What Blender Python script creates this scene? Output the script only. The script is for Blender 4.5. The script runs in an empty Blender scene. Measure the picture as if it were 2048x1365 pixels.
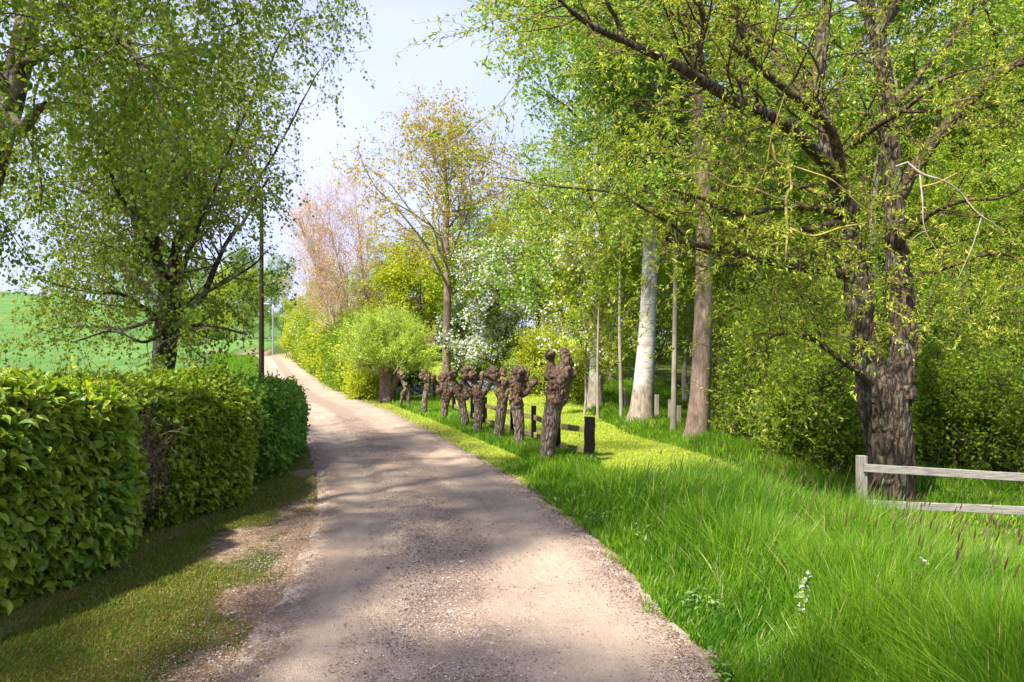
import bpy, math, random
import numpy as np
from mathutils import Vector
R = math.radians
sc = bpy.context.scene
COL = sc.collection

# ---------------------------------------------------------------- camera, sky, sun, exposure
F = 1600.0            # focal length in photo pixels (photo 2048 wide)
HY = 690.0            # horizon row in the photo
CH = 1.7              # eye height
cam_d = bpy.data.cameras.new("camera")
cam_d.sensor_width = 36.0
cam_d.lens = 36.0 * F / 2048.0
cam_d.shift_y = (HY - 682.5) / 2048.0
cam_d.clip_start = 0.05
cam_d.clip_end = 3000
cam = bpy.data.objects.new("camera", cam_d)
cam.location = (0, 0, CH)
cam.rotation_euler = (R(90), 0, 0)
COL.objects.link(cam)
sc.camera = cam

SUN_EL = R(55)
SUN_DIR = Vector((-0.68, -0.73, 0)).normalized()
world = bpy.data.worlds.new("World")
sc.world = world
world.use_nodes = True
wn = world.node_tree
for n in list(wn.nodes):
    wn.nodes.remove(n)
wo = wn.nodes.new('ShaderNodeOutputWorld')
bg = wn.nodes.new('ShaderNodeBackground')
sky = wn.nodes.new('ShaderNodeTexSky')
sky.sky_type = 'NISHITA'
sky.sun_disc = False
sky.sun_elevation = SUN_EL
sky.sun_rotation = math.atan2(SUN_DIR.x, SUN_DIR.y)
sky.air_density = 1.0
sky.dust_density = 1.2
sky.ozone_density = 1.5
# thin high cloud veil, thicker in soft patches
tc = wn.nodes.new('ShaderNodeTexCoord')
mp = wn.nodes.new('ShaderNodeMapping'); mp.inputs['Scale'].default_value = (1.2, 1.2, 2.6)
nz = wn.nodes.new('ShaderNodeTexNoise'); nz.inputs['Scale'].default_value = 1.6; nz.inputs['Detail'].default_value = 6
rmp = wn.nodes.new('ShaderNodeMapRange')
rmp.inputs[1].default_value = 0.35; rmp.inputs[2].default_value = 0.7
rmp.inputs[3].default_value = 0.5; rmp.inputs[4].default_value = 0.85
mx = wn.nodes.new('ShaderNodeMix'); mx.data_type = 'RGBA'
mx.inputs[7].default_value = (5.8, 6.2, 9.6, 1)
wn.links.new(tc.outputs['Generated'], mp.inputs[0]); wn.links.new(mp.outputs[0], nz.inputs[0])
wn.links.new(nz.outputs[0], rmp.inputs[0]); wn.links.new(rmp.outputs[0], mx.inputs[0])
wn.links.new(sky.outputs[0], mx.inputs[6]); wn.links.new(mx.outputs[2], bg.inputs[0])
bg.inputs[1].default_value = 0.073
wn.links.new(bg.outputs[0], wo.inputs[0])

sun_d = bpy.data.lights.new("sun", 'SUN')
sun_d.energy = 4.7
sun_d.angle = R(2.4)
sun_d.color = (1.0, 0.93, 0.8)
sun = bpy.data.objects.new("sun", sun_d)
sv = Vector((SUN_DIR.x * math.cos(SUN_EL), SUN_DIR.y * math.cos(SUN_EL), math.sin(SUN_EL)))
sun.rotation_euler = sv.to_track_quat('Z', 'Y').to_euler()
sun.location = (-20, -10, 30)
COL.objects.link(sun)
sc.view_settings.view_transform = 'Standard'
sc.view_settings.look = 'None'
sc.view_settings.exposure = 1.3
sc.view_settings.gamma = 1
sc.cycles.max_bounces = 6
sc.cycles.diffuse_bounces = 3
sc.cycles.transmission_bounces = 4
sc.cycles.glossy_bounces = 2

# ---------------------------------------------------------------- helpers
A = np.asarray
def P(px, py, d):
    return np.array([(px - 1024.0) / F * d, d, CH - (py - HY) / F * d])
def c1(x, y): return 660 + x / 3.531, 640 + y / 3.531
def c2(x, y): return 480 + x / 3.412, 480 + y / 3.412
def c6(x, y): return 950 + x / 1.865, y / 1.865
def c7(x, y): return x / 1.796, y / 1.796
def c4(x, y): return 1400 + x / 1.784, 600 + y / 1.784
def c9(x, y): return 560 + x / 2.967, 200 + y / 2.967

_tab = np.random.RandomState(7).rand(65536)
def vnoise(p):
    p = A(p, float); i = np.floor(p).astype(np.int64); f = p - i; f = f * f * (3 - 2 * f)
    def h(dx, dy, dz):
        return _tab[((i[..., 0] + dx) * 73856093 ^ (i[..., 1] + dy) * 19349663 ^ (i[..., 2] + dz) * 83492791) & 65535]
    def l(a, b, t): return a + (b - a) * t
    x0 = l(l(h(0,0,0), h(1,0,0), f[...,0]), l(h(0,1,0), h(1,1,0), f[...,0]), f[...,1])
    x1 = l(l(h(0,0,1), h(1,0,1), f[...,0]), l(h(0,1,1), h(1,1,1), f[...,0]), f[...,1])
    return l(x0, x1, f[..., 2]) * 2 - 1
def fbm(p, o=3):
    s = 0; a = 1; t = 0
    for k in range(o):
        s = s + a * vnoise(p * (2 ** k) + k * 17.3); t += a; a *= .5
    return s / t
def n2(x, y, s=1.0, o=3, z=0.0):
    return fbm(np.stack([A(x, float) * s, A(y, float) * s, np.full(np.shape(x), z)], -1), o)
def sm(t):
    t = np.clip(t, 0, 1); return t * t * (3 - 2 * t)
def nrm(v):
    return v / np.maximum(np.linalg.norm(v, axis=-1, keepdims=True), 1e-9)

def tag(o, label=None, cat=None, group=None, kind=None):
    if label: o['label'] = label
    if cat: o['category'] = cat
    if group: o['group'] = group
    if kind: o['kind'] = kind
    return o
def thing(name, label, cat, loc=(0, 0, 0), group=None):
    o = bpy.data.objects.new(name, None); o.empty_display_size = .2
    o.location = Vector([float(v) for v in loc]); COL.objects.link(o)
    return tag(o, label, cat, group)
def mk(name, V, faces, mat, parent=None, face_attr=None, vcol=None, uv=None, smooth=False):
    V = A(V, float)
    if parent is not None: V = V - A(parent.location)
    me = bpy.data.meshes.new(name)
    if not isinstance(faces, (list, tuple)): faces = [faces]
    faces = [A(f, np.int32) for f in faces if len(f)]
    li = np.concatenate([f.ravel() for f in faces])
    tot = np.concatenate([np.full(len(f), f.shape[1], np.int32) for f in faces])
    st = np.concatenate([[0], np.cumsum(tot)[:-1]]).astype(np.int32)
    me.vertices.add(len(V)); me.vertices.foreach_set('co', V.astype(np.float32).ravel())
    me.loops.add(len(li)); me.loops.foreach_set('vertex_index', li.astype(np.int32))
    me.polygons.add(len(tot)); me.polygons.foreach_set('loop_start', st)
    try: me.polygons.foreach_set('loop_total', tot)
    except Exception: pass
    me.polygons.foreach_set('use_smooth', np.full(len(tot), smooth))
    me.update(calc_edges=True)
    if face_attr is not None:
        a = me.attributes.new('rnd', 'FLOAT', 'FACE'); a.data.foreach_set('value', A(face_attr, np.float32))
    if vcol is not None:
        a = me.attributes.new('zone', 'FLOAT_COLOR', 'POINT'); a.data.foreach_set('color', A(vcol, np.float32).ravel())
    if uv is not None:
        l = me.uv_layers.new(name='UVMap'); l.data.foreach_set('uv', A(uv, np.float32)[li].ravel())
    if mat: me.materials.append(mat)
    o = bpy.data.objects.new(name, me); COL.objects.link(o)
    if parent is not None: o.parent = parent
    return o
def copy_thing(root, loc, rz=0, s=1.0, label=None, sz=None):
    r = root.copy(); COL.objects.link(r); r.location = [float(v) for v in loc]; r.rotation_euler = (0, 0, rz); r.scale = (s, s, sz or s)
    if label: r['label'] = label
    for ch in list(root.children):
        c = ch.copy(); COL.objects.link(c); c.parent = r
    return r

# tubes along many polylines at once: P (N,K,3), Rr (N,K)
def tubes(Pn, Rr, S, cap=False):
    Pn = A(Pn, float); Rr = A(Rr, float); N, K, _ = Pn.shape
    T = nrm(np.gradient(Pn, axis=1)); avg = nrm(Pn[:, -1] - Pn[:, 0])
    ref = np.where(np.abs(avg[:, 2:3]) > .8, [[1., .13, 0]], [[0., .1, 1.]])
    ref = ref[:, None, :]
    B = nrm(np.cross(T, np.broadcast_to(ref, T.shape))); Nn = np.cross(B, T)
    a = np.arange(S) / S * 2 * np.pi
    V = Pn[:, :, None, :] + Rr[:, :, None, None] * (np.cos(a)[None, None, :, None] * Nn[:, :, None, :] + np.sin(a)[None, None, :, None] * B[:, :, None, :])
    V = V.reshape(-1, 3)
    n, k, s = np.meshgrid(np.arange(N), np.arange(K - 1), np.arange(S), indexing='ij')
    b = n * K * S + k * S; s2 = (s + 1) % S
    Fq = np.stack([b + s, b + s2, b + S + s2, b + S + s], -1).reshape(-1, 4)
    fs = [Fq]
    if cap:
        nn = np.arange(N)[:, None] * K * S
        fs.append(nn + (K - 1) * S + np.arange(S)[None, :]); fs.append(nn + np.arange(S)[None, ::-1])
    return V, fs
def merge(*vf):
    Vs = []; Fs = []; o = 0
    for V, f in vf:
        Vs.append(V); Fs += [A(q) + o for q in f]; o += len(V)
    return np.concatenate(Vs), Fs
def limb(pts, K=12, wob=0, rng=None):
    """pts rows x,y,z,r -> smooth resample"""
    pts = A(pts, float)
    s = np.concatenate([[0], np.cumsum(np.linalg.norm(np.diff(pts[:, :3], axis=0), axis=1))])
    t = np.linspace(0, s[-1], K)
    # Catmull-Rom through points
    i = np.clip(np.searchsorted(s, t, side='right') - 1, 0, len(pts) - 2)
    f = ((t - s[i]) / (s[i + 1] - s[i]))[:, None]
    g = lambda j: pts[np.clip(j, 0, len(pts) - 1)]
    p0, p1, p2, p3 = g(i - 1), g(i), g(i + 1), g(i + 2)
    q = .5 * (2 * p1 + (p2 - p0) * f + (2 * p0 - 5 * p1 + 4 * p2 - p3) * f * f + (3 * p1 - p0 - 3 * p2 + p3) * f ** 3)
    q[:, 3] = np.maximum((p1 + (p2 - p1) * f)[:, 3], .001)
    if wob:
        q[1:, :3] += vnoise(np.stack([q[1:, 0] * 3, q[1:, 1] * 3 + 5, q[1:, 2] * 3], -1))[:, None] * wob * rng.randn(1, 3)
    return q[:, :3], q[:, 3]
def limbs(L, K=12, wob=0, rng=None):
    r = [limb(p, K, wob, rng) for p in L]
    return A([a for a, b in r]), A([b for a, b in r])
def plen(Pn): return np.linalg.norm(np.diff(Pn, axis=1), axis=2).sum(1)
def spawn(rng, Pn, Rr, n, length, ang=50, angsd=15, t0=.2, t1=1., K=6, rf=.5, trop=(0, 0, 0), wob=.15, per_m=False, taper=.85, rmin=.0015, shape=None):
    N, Kp, _ = Pn.shape
    if per_m:
        cnt = np.maximum(1, rng.poisson(plen(Pn) * n)); idx = np.repeat(np.arange(N), cnt)
        t = t0 + (t1 - t0) * rng.rand(len(idx))
    else:
        idx = np.repeat(np.arange(N), n); t = t0 + (t1 - t0) * (np.tile(np.arange(n), N) + rng.rand(N * n)) / n
    f = t * (Kp - 1); i = np.clip(f.astype(int), 0, Kp - 2); fr = (f - i)[:, None]
    base = Pn[idx, i] * (1 - fr) + Pn[idx, i + 1] * fr
    tan = nrm(Pn[idx, i + 1] - Pn[idx, i]); r0 = Rr[idx, i] * (1 - fr[:, 0]) + Rr[idx, i + 1] * fr[:, 0]
    rv = rng.randn(len(idx), 3); pp = nrm(np.cross(tan, rv))
    a = np.radians(ang + angsd * rng.randn(len(idx)))[:, None]
    d = np.cos(a) * tan + np.sin(a) * pp
    L = length * (.65 + .7 * rng.rand(len(idx)))
    if shape is not None: L = L * shape(t)
    step = (L / (K - 1))[:, None]
    Q = np.empty((len(idx), K, 3)); Q[:, 0] = base
    tr = A(trop, float)[None, :]
    for k in range(1, K):
        d = nrm(d + tr * (L[:, None] if False else 1) / (K - 1) + wob * rng.randn(len(idx), 3))
        Q[:, k] = Q[:, k - 1] + d * step
    s = np.linspace(0, 1, K)[None, :]
    Rn = np.maximum(np.maximum(r0 * rf, rmin)[:, None] * (1 - taper * s), rmin * .6)
    return Q, Rn
def along(rng, Pn, n, spread=.0, t0=.05):
    N, K, _ = Pn.shape
    idx = np.repeat(np.arange(N), n); f = (t0 + (1 - t0) * rng.rand(N * n)) * (K - 1)
    i = np.clip(f.astype(int), 0, K - 2); fr = (f - i)[:, None]
    p = Pn[idx, i] * (1 - fr) + Pn[idx, i + 1] * fr
    return p + rng.randn(len(p), 3) * spread, nrm(Pn[idx, i + 1] - Pn[idx, i])

# leaf templates: (x side, y along, z up) and triangles
T4 = (A([[0, 0, 0], [.5, .42, .13], [0, 1, -.05], [-.5, .42, .13]]), A([[0, 1, 2], [0, 2, 3]]))
T6 = (A([[0, 0, 0], [.42, .22, .1], [.46, .6, .1], [0, 1, -.16], [-.46, .6, .1], [-.42, .22, .1], [0, .5, 0]]),
      A([[0, 1, 6], [1, 2, 6], [2, 3, 6], [3, 4, 6], [4, 5, 6], [5, 0, 6]]))
T9 = (A([[0, 0, 0], [.3, .12, .08], [.5, .38, .13], [.44, .66, .1], [.18, .88, -.04], [0, 1.05, -.2], [-.18, .88, -.04], [-.44, .66, .1], [-.5, .38, .13], [-.3, .12, .08], [0, .35, .0], [0, .72, -.03]]),
      A([[0, 1, 10], [1, 2, 10], [2, 3, 11], [2, 11, 10], [3, 4, 11], [4, 5, 11], [5, 6, 11], [6, 7, 11], [7, 8, 11], [8, 10, 11], [8, 9, 10], [9, 0, 10]]))
TL = (A([[0, 0, 0], [.5, .35, .1], [.3, .75, 0], [0, 1, -.15], [-.3, .75, 0], [-.5, .35, .1]]), A([[0, 1, 5], [1, 2, 4], [1, 4, 5], [2, 3, 4]]))
def leaves(name, rng, pos, ax, L, W, mat, parent, tmpl=T4, nref=None, rnd=None, keep=None):
    pos = A(pos)
    if keep is not None:
        m = keep(pos); pos = pos[m]; ax = ax[m]
        nref = nref[m] if nref is not None else None
        rnd = rnd[m] if rnd is not None else None
    n = len(pos)
    L = L * (.55 + .8 * rng.rand(n) ** .8); W = W * L * (.8 + .4 * rng.rand(n))
    ax = nrm(ax)
    if nref is None: nref = rng.randn(n, 3) * .8 + [0, 0, .5]
    sd = nrm(np.cross(ax, nref)); nm = np.cross(sd, ax)
    tv, tf = tmpl
    V = pos[:, None, :] + tv[None, :, 1:2] * (L[:, None, None] * ax[:, None, :]) + tv[None, :, 0:1] * (W[:, None, None] * sd[:, None, :]) + tv[None, :, 2:3] * (L[:, None, None] * nm[:, None, :])
    Fc = (np.arange(n) * len(tv))[:, None, None] + tf[None]
    if rnd is None: rnd = rng.rand(n)
    return mk(name, V.reshape(-1, 3), Fc.reshape(-1, 3), mat, parent, face_attr=np.repeat(rnd, len(tf)))

def box(c, s, ax=None):
    c = A(c, float); s = A(s, float) / 2
    v = A([[x, y, z] for x in (-1, 1) for y in (-1, 1) for z in (-1, 1)], float) * s
    if ax is not None: v = v @ A(ax, float)
    f = A([[0, 1, 3, 2], [4, 6, 7, 5], [0, 4, 5, 1], [2, 3, 7, 6], [0, 2, 6, 4], [1, 5, 7, 3]])
    return v + c, [f]
def beam(a, b, w, h, rng=None):
    """slightly irregular plank from a to b, with segments"""
    a = A(a, float); b = A(b, float); t = nrm(b - a); up = A([0, 0, 1.]) if abs(t[2]) < .9 else A([0, 1., 0])
    s = nrm(np.cross(t, up)); u = np.cross(s, t); n = 8; V = []; e = .12
    for k in range(n + 1):
        c = a + (b - a) * k / n
        if rng is not None: c = c + rng.randn(3) * h * .02
        for x, y in ((-1 + e, -1), (1 - e, -1), (1, -1 + e), (1, 1 - e), (1 - e, 1), (-1 + e, 1), (-1, 1 - e), (-1, -1 + e)):
            V.append(c + s * x * w / 2 + u * y * h / 2)
    F4 = [[k * 8 + i, k * 8 + (i + 1) % 8, k * 8 + 8 + (i + 1) % 8, k * 8 + 8 + i] for k in range(n) for i in range(8)]
    return A(V), [A(F4), A([[7 - i for i in range(8)], [n * 8 + i for i in range(8)]])]
def ball(c, r, seed=0, sub=1, amp=.25, sq=(1, 1, 1)):
    import bmesh
    bm = bmesh.new(); bmesh.ops.create_icosphere(bm, subdivisions=sub, radius=1)
    v = A([x.co[:] for x in bm.verts]); f = A([[q.index for q in p.verts] for p in bm.faces]); bm.free()
    v = v * (1 + amp * vnoise(v * 1.7 + seed * 3.1))[:, None] * A(sq)
    return v * r + A(c), [f]

# ---------------------------------------------------------------- materials
def newmat(name):
    m = bpy.data.materials.new(name); m.use_nodes = True; nt = m.node_tree
    for n in list(nt.nodes): nt.nodes.remove(n)
    return m, nt, nt.nodes.new('ShaderNodeOutputMaterial')
class N:
    def __init__(s, nt): s.nt = nt
    def __call__(s, t, **kw):
        n = s.nt.nodes.new(t)
        for k, v in kw.items():
            if k.startswith('i'):
                k = k[1:]; n.inputs[int(k) if k.isdigit() else k.replace('_', ' ')].default_value = v
            else: setattr(n, k, v)
        return n
    def l(s, a, b): s.nt.links.new(a, b)
def ramp(N_, fac, stops):
    r = N_('ShaderNodeValToRGB'); e = r.color_ramp.elements
    while len(e) < len(stops): e.new(.5)
    for k, (p, c) in enumerate(stops):
        e[k].position = p; e[k].color = (c[0], c[1], c[2], 1)
    if fac is not None: N_.l(fac, r.inputs[0])
    return r.outputs[0]
def mixc(N_, fac, a, b, mode='MIX'):
    m = N_('ShaderNodeMix', data_type='RGBA', blend_type=mode)
    for sock, v in ((m.inputs[0], fac), (m.inputs[6], a), (m.inputs[7], b)):
        if isinstance(v, (int, float)): sock.default_value = v
        elif isinstance(v, tuple): sock.default_value = (v[0], v[1], v[2], 1)
        else: N_.l(v, sock)
    return m.outputs[2]
def noise(N_, scale, detail=4, vec=None, mapscale=None, rough=.55):
    n = N_('ShaderNodeTexNoise', iScale=scale, iDetail=detail, iRoughness=rough)
    if vec is None: vec = N_('ShaderNodeNewGeometry').outputs['Position']
    if mapscale:
        m = N_('ShaderNodeMapping'); m.inputs['Scale'].default_value = mapscale; N_.l(vec, m.inputs[0]); vec = m.outputs[0]
    N_.l(vec, n.inputs[0]); return n.outputs[0]
def vor(N_, scale, vec=None, feature='F1', mapscale=None, out=0):
    n = N_('ShaderNodeTexVoronoi', iScale=scale, feature=feature)
    if vec is None: vec = N_('ShaderNodeNewGeometry').outputs['Position']
    if mapscale:
        m = N_('ShaderNodeMapping'); m.inputs['Scale'].default_value = mapscale; N_.l(vec, m.inputs[0]); vec = m.outputs[0]
    N_.l(vec, n.inputs[0]); return n.outputs[out]
def bump(N_, h, s=.5, d=.02):
    b = N_('ShaderNodeBump', iStrength=s, iDistance=d); N_.l(h, b.inputs['Height']); return b.outputs[0]
def leafmat(name, stops, trans=.38, rough=.5, tmul=(1.5, 1.5, .8), spec=.25, bright=1.3, warm=(1.06, 1.0, .9)):
    m, nt, out = newmat(name); n = N(nt)
    a = n('ShaderNodeAttribute', attribute_name='rnd')
    stops = [(p_, tuple(min(.8, c * bright * w_) for c, w_ in zip(col_, warm))) for p_, col_ in stops]
    col = ramp(n, a.outputs['Fac'], stops)
    big = noise(n, 1.3, 2)
    col = mixc(n, ramp(n, big, [(.35, (.0,) * 3), (.7, (.35,) * 3)]), col, tuple(min(1, c * f) for c, f in zip(stops[len(stops) // 2][1], (1.5, 1.3, 1.1))))
    p = n('ShaderNodeBsdfPrincipled', iRoughness=rough); p.inputs['Specular IOR Level'].default_value = spec
    n.l(col, p.inputs['Base Color'])
    t = n('ShaderNodeBsdfTranslucent'); n.l(mixc(n, 1.0, col, tmul, 'MULTIPLY'), t.inputs[0])
    s = n('ShaderNodeMixShader', i0=trans); n.l(p.outputs[0], s.inputs[1]); n.l(t.outputs[0], s.inputs[2])
    n.l(s.outputs[0], out.inputs[0]); return m
def barkmat(name, dark, light, patch=None, sc_=(9, 9, 1.6), bs=.8, rough=.9, moss=None, bd=.02):
    m, nt, out = newmat(name); n = N(nt)
    f1 = noise(n, 3.2, 6, mapscale=sc_, rough=.65)
    v1 = vor(n, 1.6, mapscale=sc_, feature='DISTANCE_TO_EDGE')
    v1r = ramp(n, v1, [(0, (0,) * 3), (.25, (1,) * 3)])
    col = ramp(n, f1, [(.3, dark), (.7, light)])
    col = mixc(n, .6, col, mixc(n, v1r, dark, col))
    if patch:
        pf = ramp(n, noise(n, 2.4, 5), [(.52, (0,) * 3), (.6, (1,) * 3)])
        col = mixc(n, pf, col, patch)
    if moss:
        pf = ramp(n, noise(n, 6, 6), [(.56, (0,) * 3), (.66, (.85,) * 3)])
        col = mixc(n, pf, col, moss)
    p = n('ShaderNodeBsdfPrincipled', iRoughness=rough); p.inputs['Specular IOR Level'].default_value = .2
    n.l(col, p.inputs['Base Color'])
    hh = n('ShaderNodeMath', operation='ADD'); n.l(v1r, hh.inputs[0]); n.l(f1, hh.inputs[1])
    n.l(bump(n, hh.outputs[0], bs, bd), p.inputs['Normal'])
    n.l(p.outputs[0], out.inputs[0]); return m
def plain(name, col, rough=.7, col2=None, scale=20, metal=0, bs=.2, ms=None):
    m, nt, out = newmat(name); n = N(nt)
    f = noise(n, scale, 5, mapscale=ms)
    c = ramp(n, f, [(.3, col), (.7, col2 or tuple(x * .7 for x in col))])
    p = n('ShaderNodeBsdfPrincipled', iRoughness=rough, iMetallic=metal)
    n.l(c, p.inputs['Base Color']); n.l(bump(n, f, bs, .01), p.inputs['Normal'])
    n.l(p.outputs[0], out.inputs[0]); return m

M = {}
M['willow_leaf'] = leafmat('willow leaf', [(0, (.1, .17, .012)), (.5, (.17, .26, .02)), (1, (.29, .34, .035))], trans=.42)
M['catkin'] = leafmat('catkin', [(0, (.36, .34, .05)), (1, (.5, .46, .1))], trans=.25, bright=1.1, warm=(1, 1, 1))
M['birch_leaf'] = leafmat('birch leaf', [(0, (.06, .12, .012)), (.6, (.11, .18, .016)), (1, (.22, .26, .022))], trans=.42)
M['birch_leaf_near'] = leafmat('near birch leaf', [(0, (.06, .13, .012)), (.7, (.11, .18, .015)), (1, (.2, .25, .02))])
M['poplar_leaf'] = leafmat('poplar leaf', [(0, (.07, .17, .02)), (.5, (.13, .25, .03)), (.85, (.2, .32, .05)), (1, (.4, .5, .25))], rough=.4)
M['wood_leaf'] = leafmat('wood leaf', [(0, (.08, .17, .008)), (.5, (.15, .24, .012)), (1, (.24, .31, .02))], trans=.45)
M['wood_leaf_dark'] = leafmat('deep wood leaf', [(0, (.06, .13, .008)), (.5, (.11, .2, .012)), (1, (.2, .28, .016))], trans=.42)
M['lime_leaf'] = leafmat('lime green leaf', [(0, (.14, .22, .01)), (.5, (.25, .32, .014)), (1, (.38, .42, .03))], trans=.42)
M['oak_leaf'] = leafmat('young oak leaf', [(0, (.24, .2, .02)), (.5, (.36, .28, .022)), (1, (.38, .37, .04))], trans=.38, bright=1.15, warm=(1, 1, 1), tmul=(1.3, 1.35, .8))
M['pink_leaf'] = leafmat('pink bud', [(0, (.46, .22, .09)), (.6, (.54, .32, .12)), (1, (.44, .38, .06))], trans=.3, bright=1.1, warm=(1, 1, 1))
M['osier_leaf'] = leafmat('narrow willow shoot leaf', [(0, (.17, .27, .04)), (.5, (.26, .37, .07)), (1, (.42, .5, .17))], trans=.4)
M['bush_leaf'] = leafmat('shrub leaf', [(0, (.07, .15, .01)), (.5, (.13, .22, .012)), (1, (.24, .31, .02))], trans=.4)
M['dark_leaf'] = leafmat('dark shrub leaf', [(0, (.02, .05, .01)), (.6, (.04, .08, .014)), (1, (.07, .12, .02))], trans=.25)
M['blossom'] = leafmat('white blossom', [(0, (.75, .8, .7)), (1, (.88, .9, .84))], trans=.25, tmul=(1, 1, 1))
M['hedge_a'] = leafmat('large hedge leaf', [(0, (.035, .09, .008)), (.45, (.08, .16, .012)), (.75, (.16, .25, .018)), (.92, (.3, .34, .035)), (1, (.34, .25, .06))], trans=.34, bright=1.45, rough=.42, spec=.35)
M['hedge_b'] = leafmat('lime hedge leaf', [(0, (.055, .125, .01)), (.5, (.12, .2, .014)), (1, (.26, .32, .025))], trans=.35, rough=.45)
M['hedge_c'] = leafmat('deep green hedge leaf', [(0, (.035, .11, .01)), (.6, (.075, .18, .016)), (1, (.15, .26, .025))], trans=.3, rough=.42, spec=.35)
M['grass'] = leafmat('long grass blade', [(0, (.02, .085, .005)), (.5, (.066, .165, .009)), (.84, (.145, .25, .016)), (.97, (.26, .34, .04)), (1, (.36, .29, .14))], trans=.38, rough=.38, tmul=(1.2, 1.5, .5), warm=(1, 1, 1))
M['lawn'] = leafmat('mown grass blade', [(0, (.19, .27, .03)), (.5, (.31, .37, .05)), (1, (.44, .44, .09))], trans=.3, tmul=(1.15, 1.2, .7), bright=1.15, warm=(.95, 1, .9))
M['verge'] = leafmat('short dull grass', [(0, (.06, .14, .012)), (.5, (.11, .2, .016)), (.75, (.18, .19, .03)), (1, (.34, .24, .1))], trans=.3, bright=.95)
M['straw'] = leafmat('dry stalk', [(0, (.42, .32, .16)), (1, (.6, .48, .26))], trans=.2)
M['seed'] = leafmat('grass seed head', [(0, (.04, .025, .02)), (.5, (.08, .05, .03)), (.8, (.15, .08, .04)), (1, (.2, .24, .08))], trans=.1, bright=.8, warm=(1, 1, 1))
M['litter'] = leafmat('leaf litter', [(0, (.08, .045, .03)), (.5, (.17, .095, .05)), (.8, (.26, .15, .065)), (1, (.42, .32, .14))], trans=.1, bright=1, warm=(1, 1, 1))
M['bluebell'] = leafmat('blue flower', [(0, (.1, .17, .3)), (1, (.2, .26, .45))], trans=.2, tmul=(1, 1, 1))
M['pollard'] = barkmat('pollard bark', (.09, .062, .048), (.4, .31, .26), sc_=(14, 14, 3.5), bd=.03, bs=.9)
M['pollard_head'] = barkmat('knotted pollard wood', (.04, .023, .016), (.28, .185, .135), sc_=(9, 9, 5), moss=(.24, .2, .07), bd=.02, bs=.7)
M['willow_bark'] = barkmat('deep furrowed willow bark', (.045, .03, .021), (.27, .2, .145), moss=(.22, .22, .15), sc_=(9, 9, 2.2), bd=.05, bs=1)
M['limb_bark'] = barkmat('limb bark', (.045, .032, .02), (.17, .125, .075), moss=(.3, .22, .045), sc_=(10, 10, 8), bd=.02)
M['dead_bark'] = plain('barkless dead wood', (.4, .36, .3), .8, (.22, .18, .14), 12)
M['lichen'] = plain('lichen covered branch', (.42, .3, .04), .9, (.25, .2, .1), 14)
M['poplar_bark'] = barkmat('smooth grey poplar bark', (.15, .1, .08), (.36, .27, .22), sc_=(10, 10, 2.5), bd=.008, bs=.5)
M['birch_bark'] = barkmat('dark birch bark', (.03, .024, .018), (.11, .085, .06), patch=(.3, .28, .25), sc_=(8, 8, 5))
M['twig'] = plain('twig bark', (.07, .05, .035), .9, (.13, .1, .06), 8)
M['grey_twig'] = plain('grey twig bark', (.2, .17, .13), .9, (.33, .28, .22), 8)
M['pink_twig'] = plain('pinkish twig bark', (.36, .25, .17), .9, (.5, .39, .29), 8)
M['sapling_bark'] = plain('sapling bark', (.2, .17, .13), .9, (.36, .32, .25), 10, ms=(1, 1, .4))

def white_bark():
    m, nt, out = newmat('white banded bark'); n = N(nt)
    g = n('ShaderNodeNewGeometry').outputs['Position']
    sp = n('ShaderNodeSeparateXYZ'); n.l(g, sp.inputs[0])
    band = noise(n, 4.0, 6, mapscale=(1.2, 1.2, 12), rough=.75)
    blot = noise(n, 2.0, 5, mapscale=(1.5, 1.5, 1.6))
    c = ramp(n, band, [(.38, (.16, .12, .09)), (.47, (.44, .43, .4)), (.8, (.62, .62, .61))])
    c = mixc(n, ramp(n, blot, [(.55, (0,) * 3), (.62, (.8,) * 3)]), c, (.3, .25, .19))
    hz = n('ShaderNodeMapRange', i1=.25, i2=1.25, i3=.95, i4=0.0); n.l(sp.outputs[2], hz.inputs[0])
    rough = ramp(n, noise(n, 3, 6, mapscale=(9, 9, 2)), [(.3, (.13, .1, .08)), (.7, (.42, .34, .27))])
    ad = n('ShaderNodeMath', operation='MULTIPLY_ADD', i1=.7); n.l(blot, ad.inputs[0]); n.l(hz.outputs[0], ad.inputs[2])
    f = ramp(n, ad.outputs[0], [(.6, (0,) * 3), (.85, (1,) * 3)])
    c = mixc(n, f, c, rough)
    p = n('ShaderNodeBsdfPrincipled', iRoughness=.8); n.l(c, p.inputs['Base Color'])
    n.l(bump(n, band, .5, .012), p.inputs['Normal']); n.l(p.outputs[0], out.inputs[0]); return m
M['white_bark'] = white_bark()

def timber(name, c1_, c2_, algae=None, ms=(3, 3, 40)):
    m, nt, out = newmat(name); n = N(nt)
    g = noise(n, 2.0, 7, mapscale=ms, rough=.7)
    c = ramp(n, g, [(.3, c1_), (.7, c2_)])
    if algae: c = mixc(n, ramp(n, noise(n, 3.5, 4), [(.42, (0,) * 3), (.62, (.9,) * 3)]), c, algae)
    p = n('ShaderNodeBsdfPrincipled', iRoughness=.85); p.inputs['Specular IOR Level'].default_value = .12; n.l(c, p.inputs['Base Color'])
    n.l(bump(n, g, .6, .006), p.inputs['Normal']); n.l(p.outputs[0], out.inputs[0]); return m
M['black_post'] = timber('black tarred timber', (.003, .003, .0035), (.01, .009, .009), ms=(30, 30, 3))
M['rail'] = timber('weathered rail', (.07, .05, .035), (.26, .2, .14), (.26, .26, .06), ms=(3, 3, 30))
M['grey_post'] = timber('bleached post', (.12, .1, .08), (.42, .39, .34), ms=(30, 30, 3))
M['grey_rail'] = timber('bleached rail', (.11, .095, .08), (.42, .39, .355), ms=(3, 3, 45))

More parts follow.
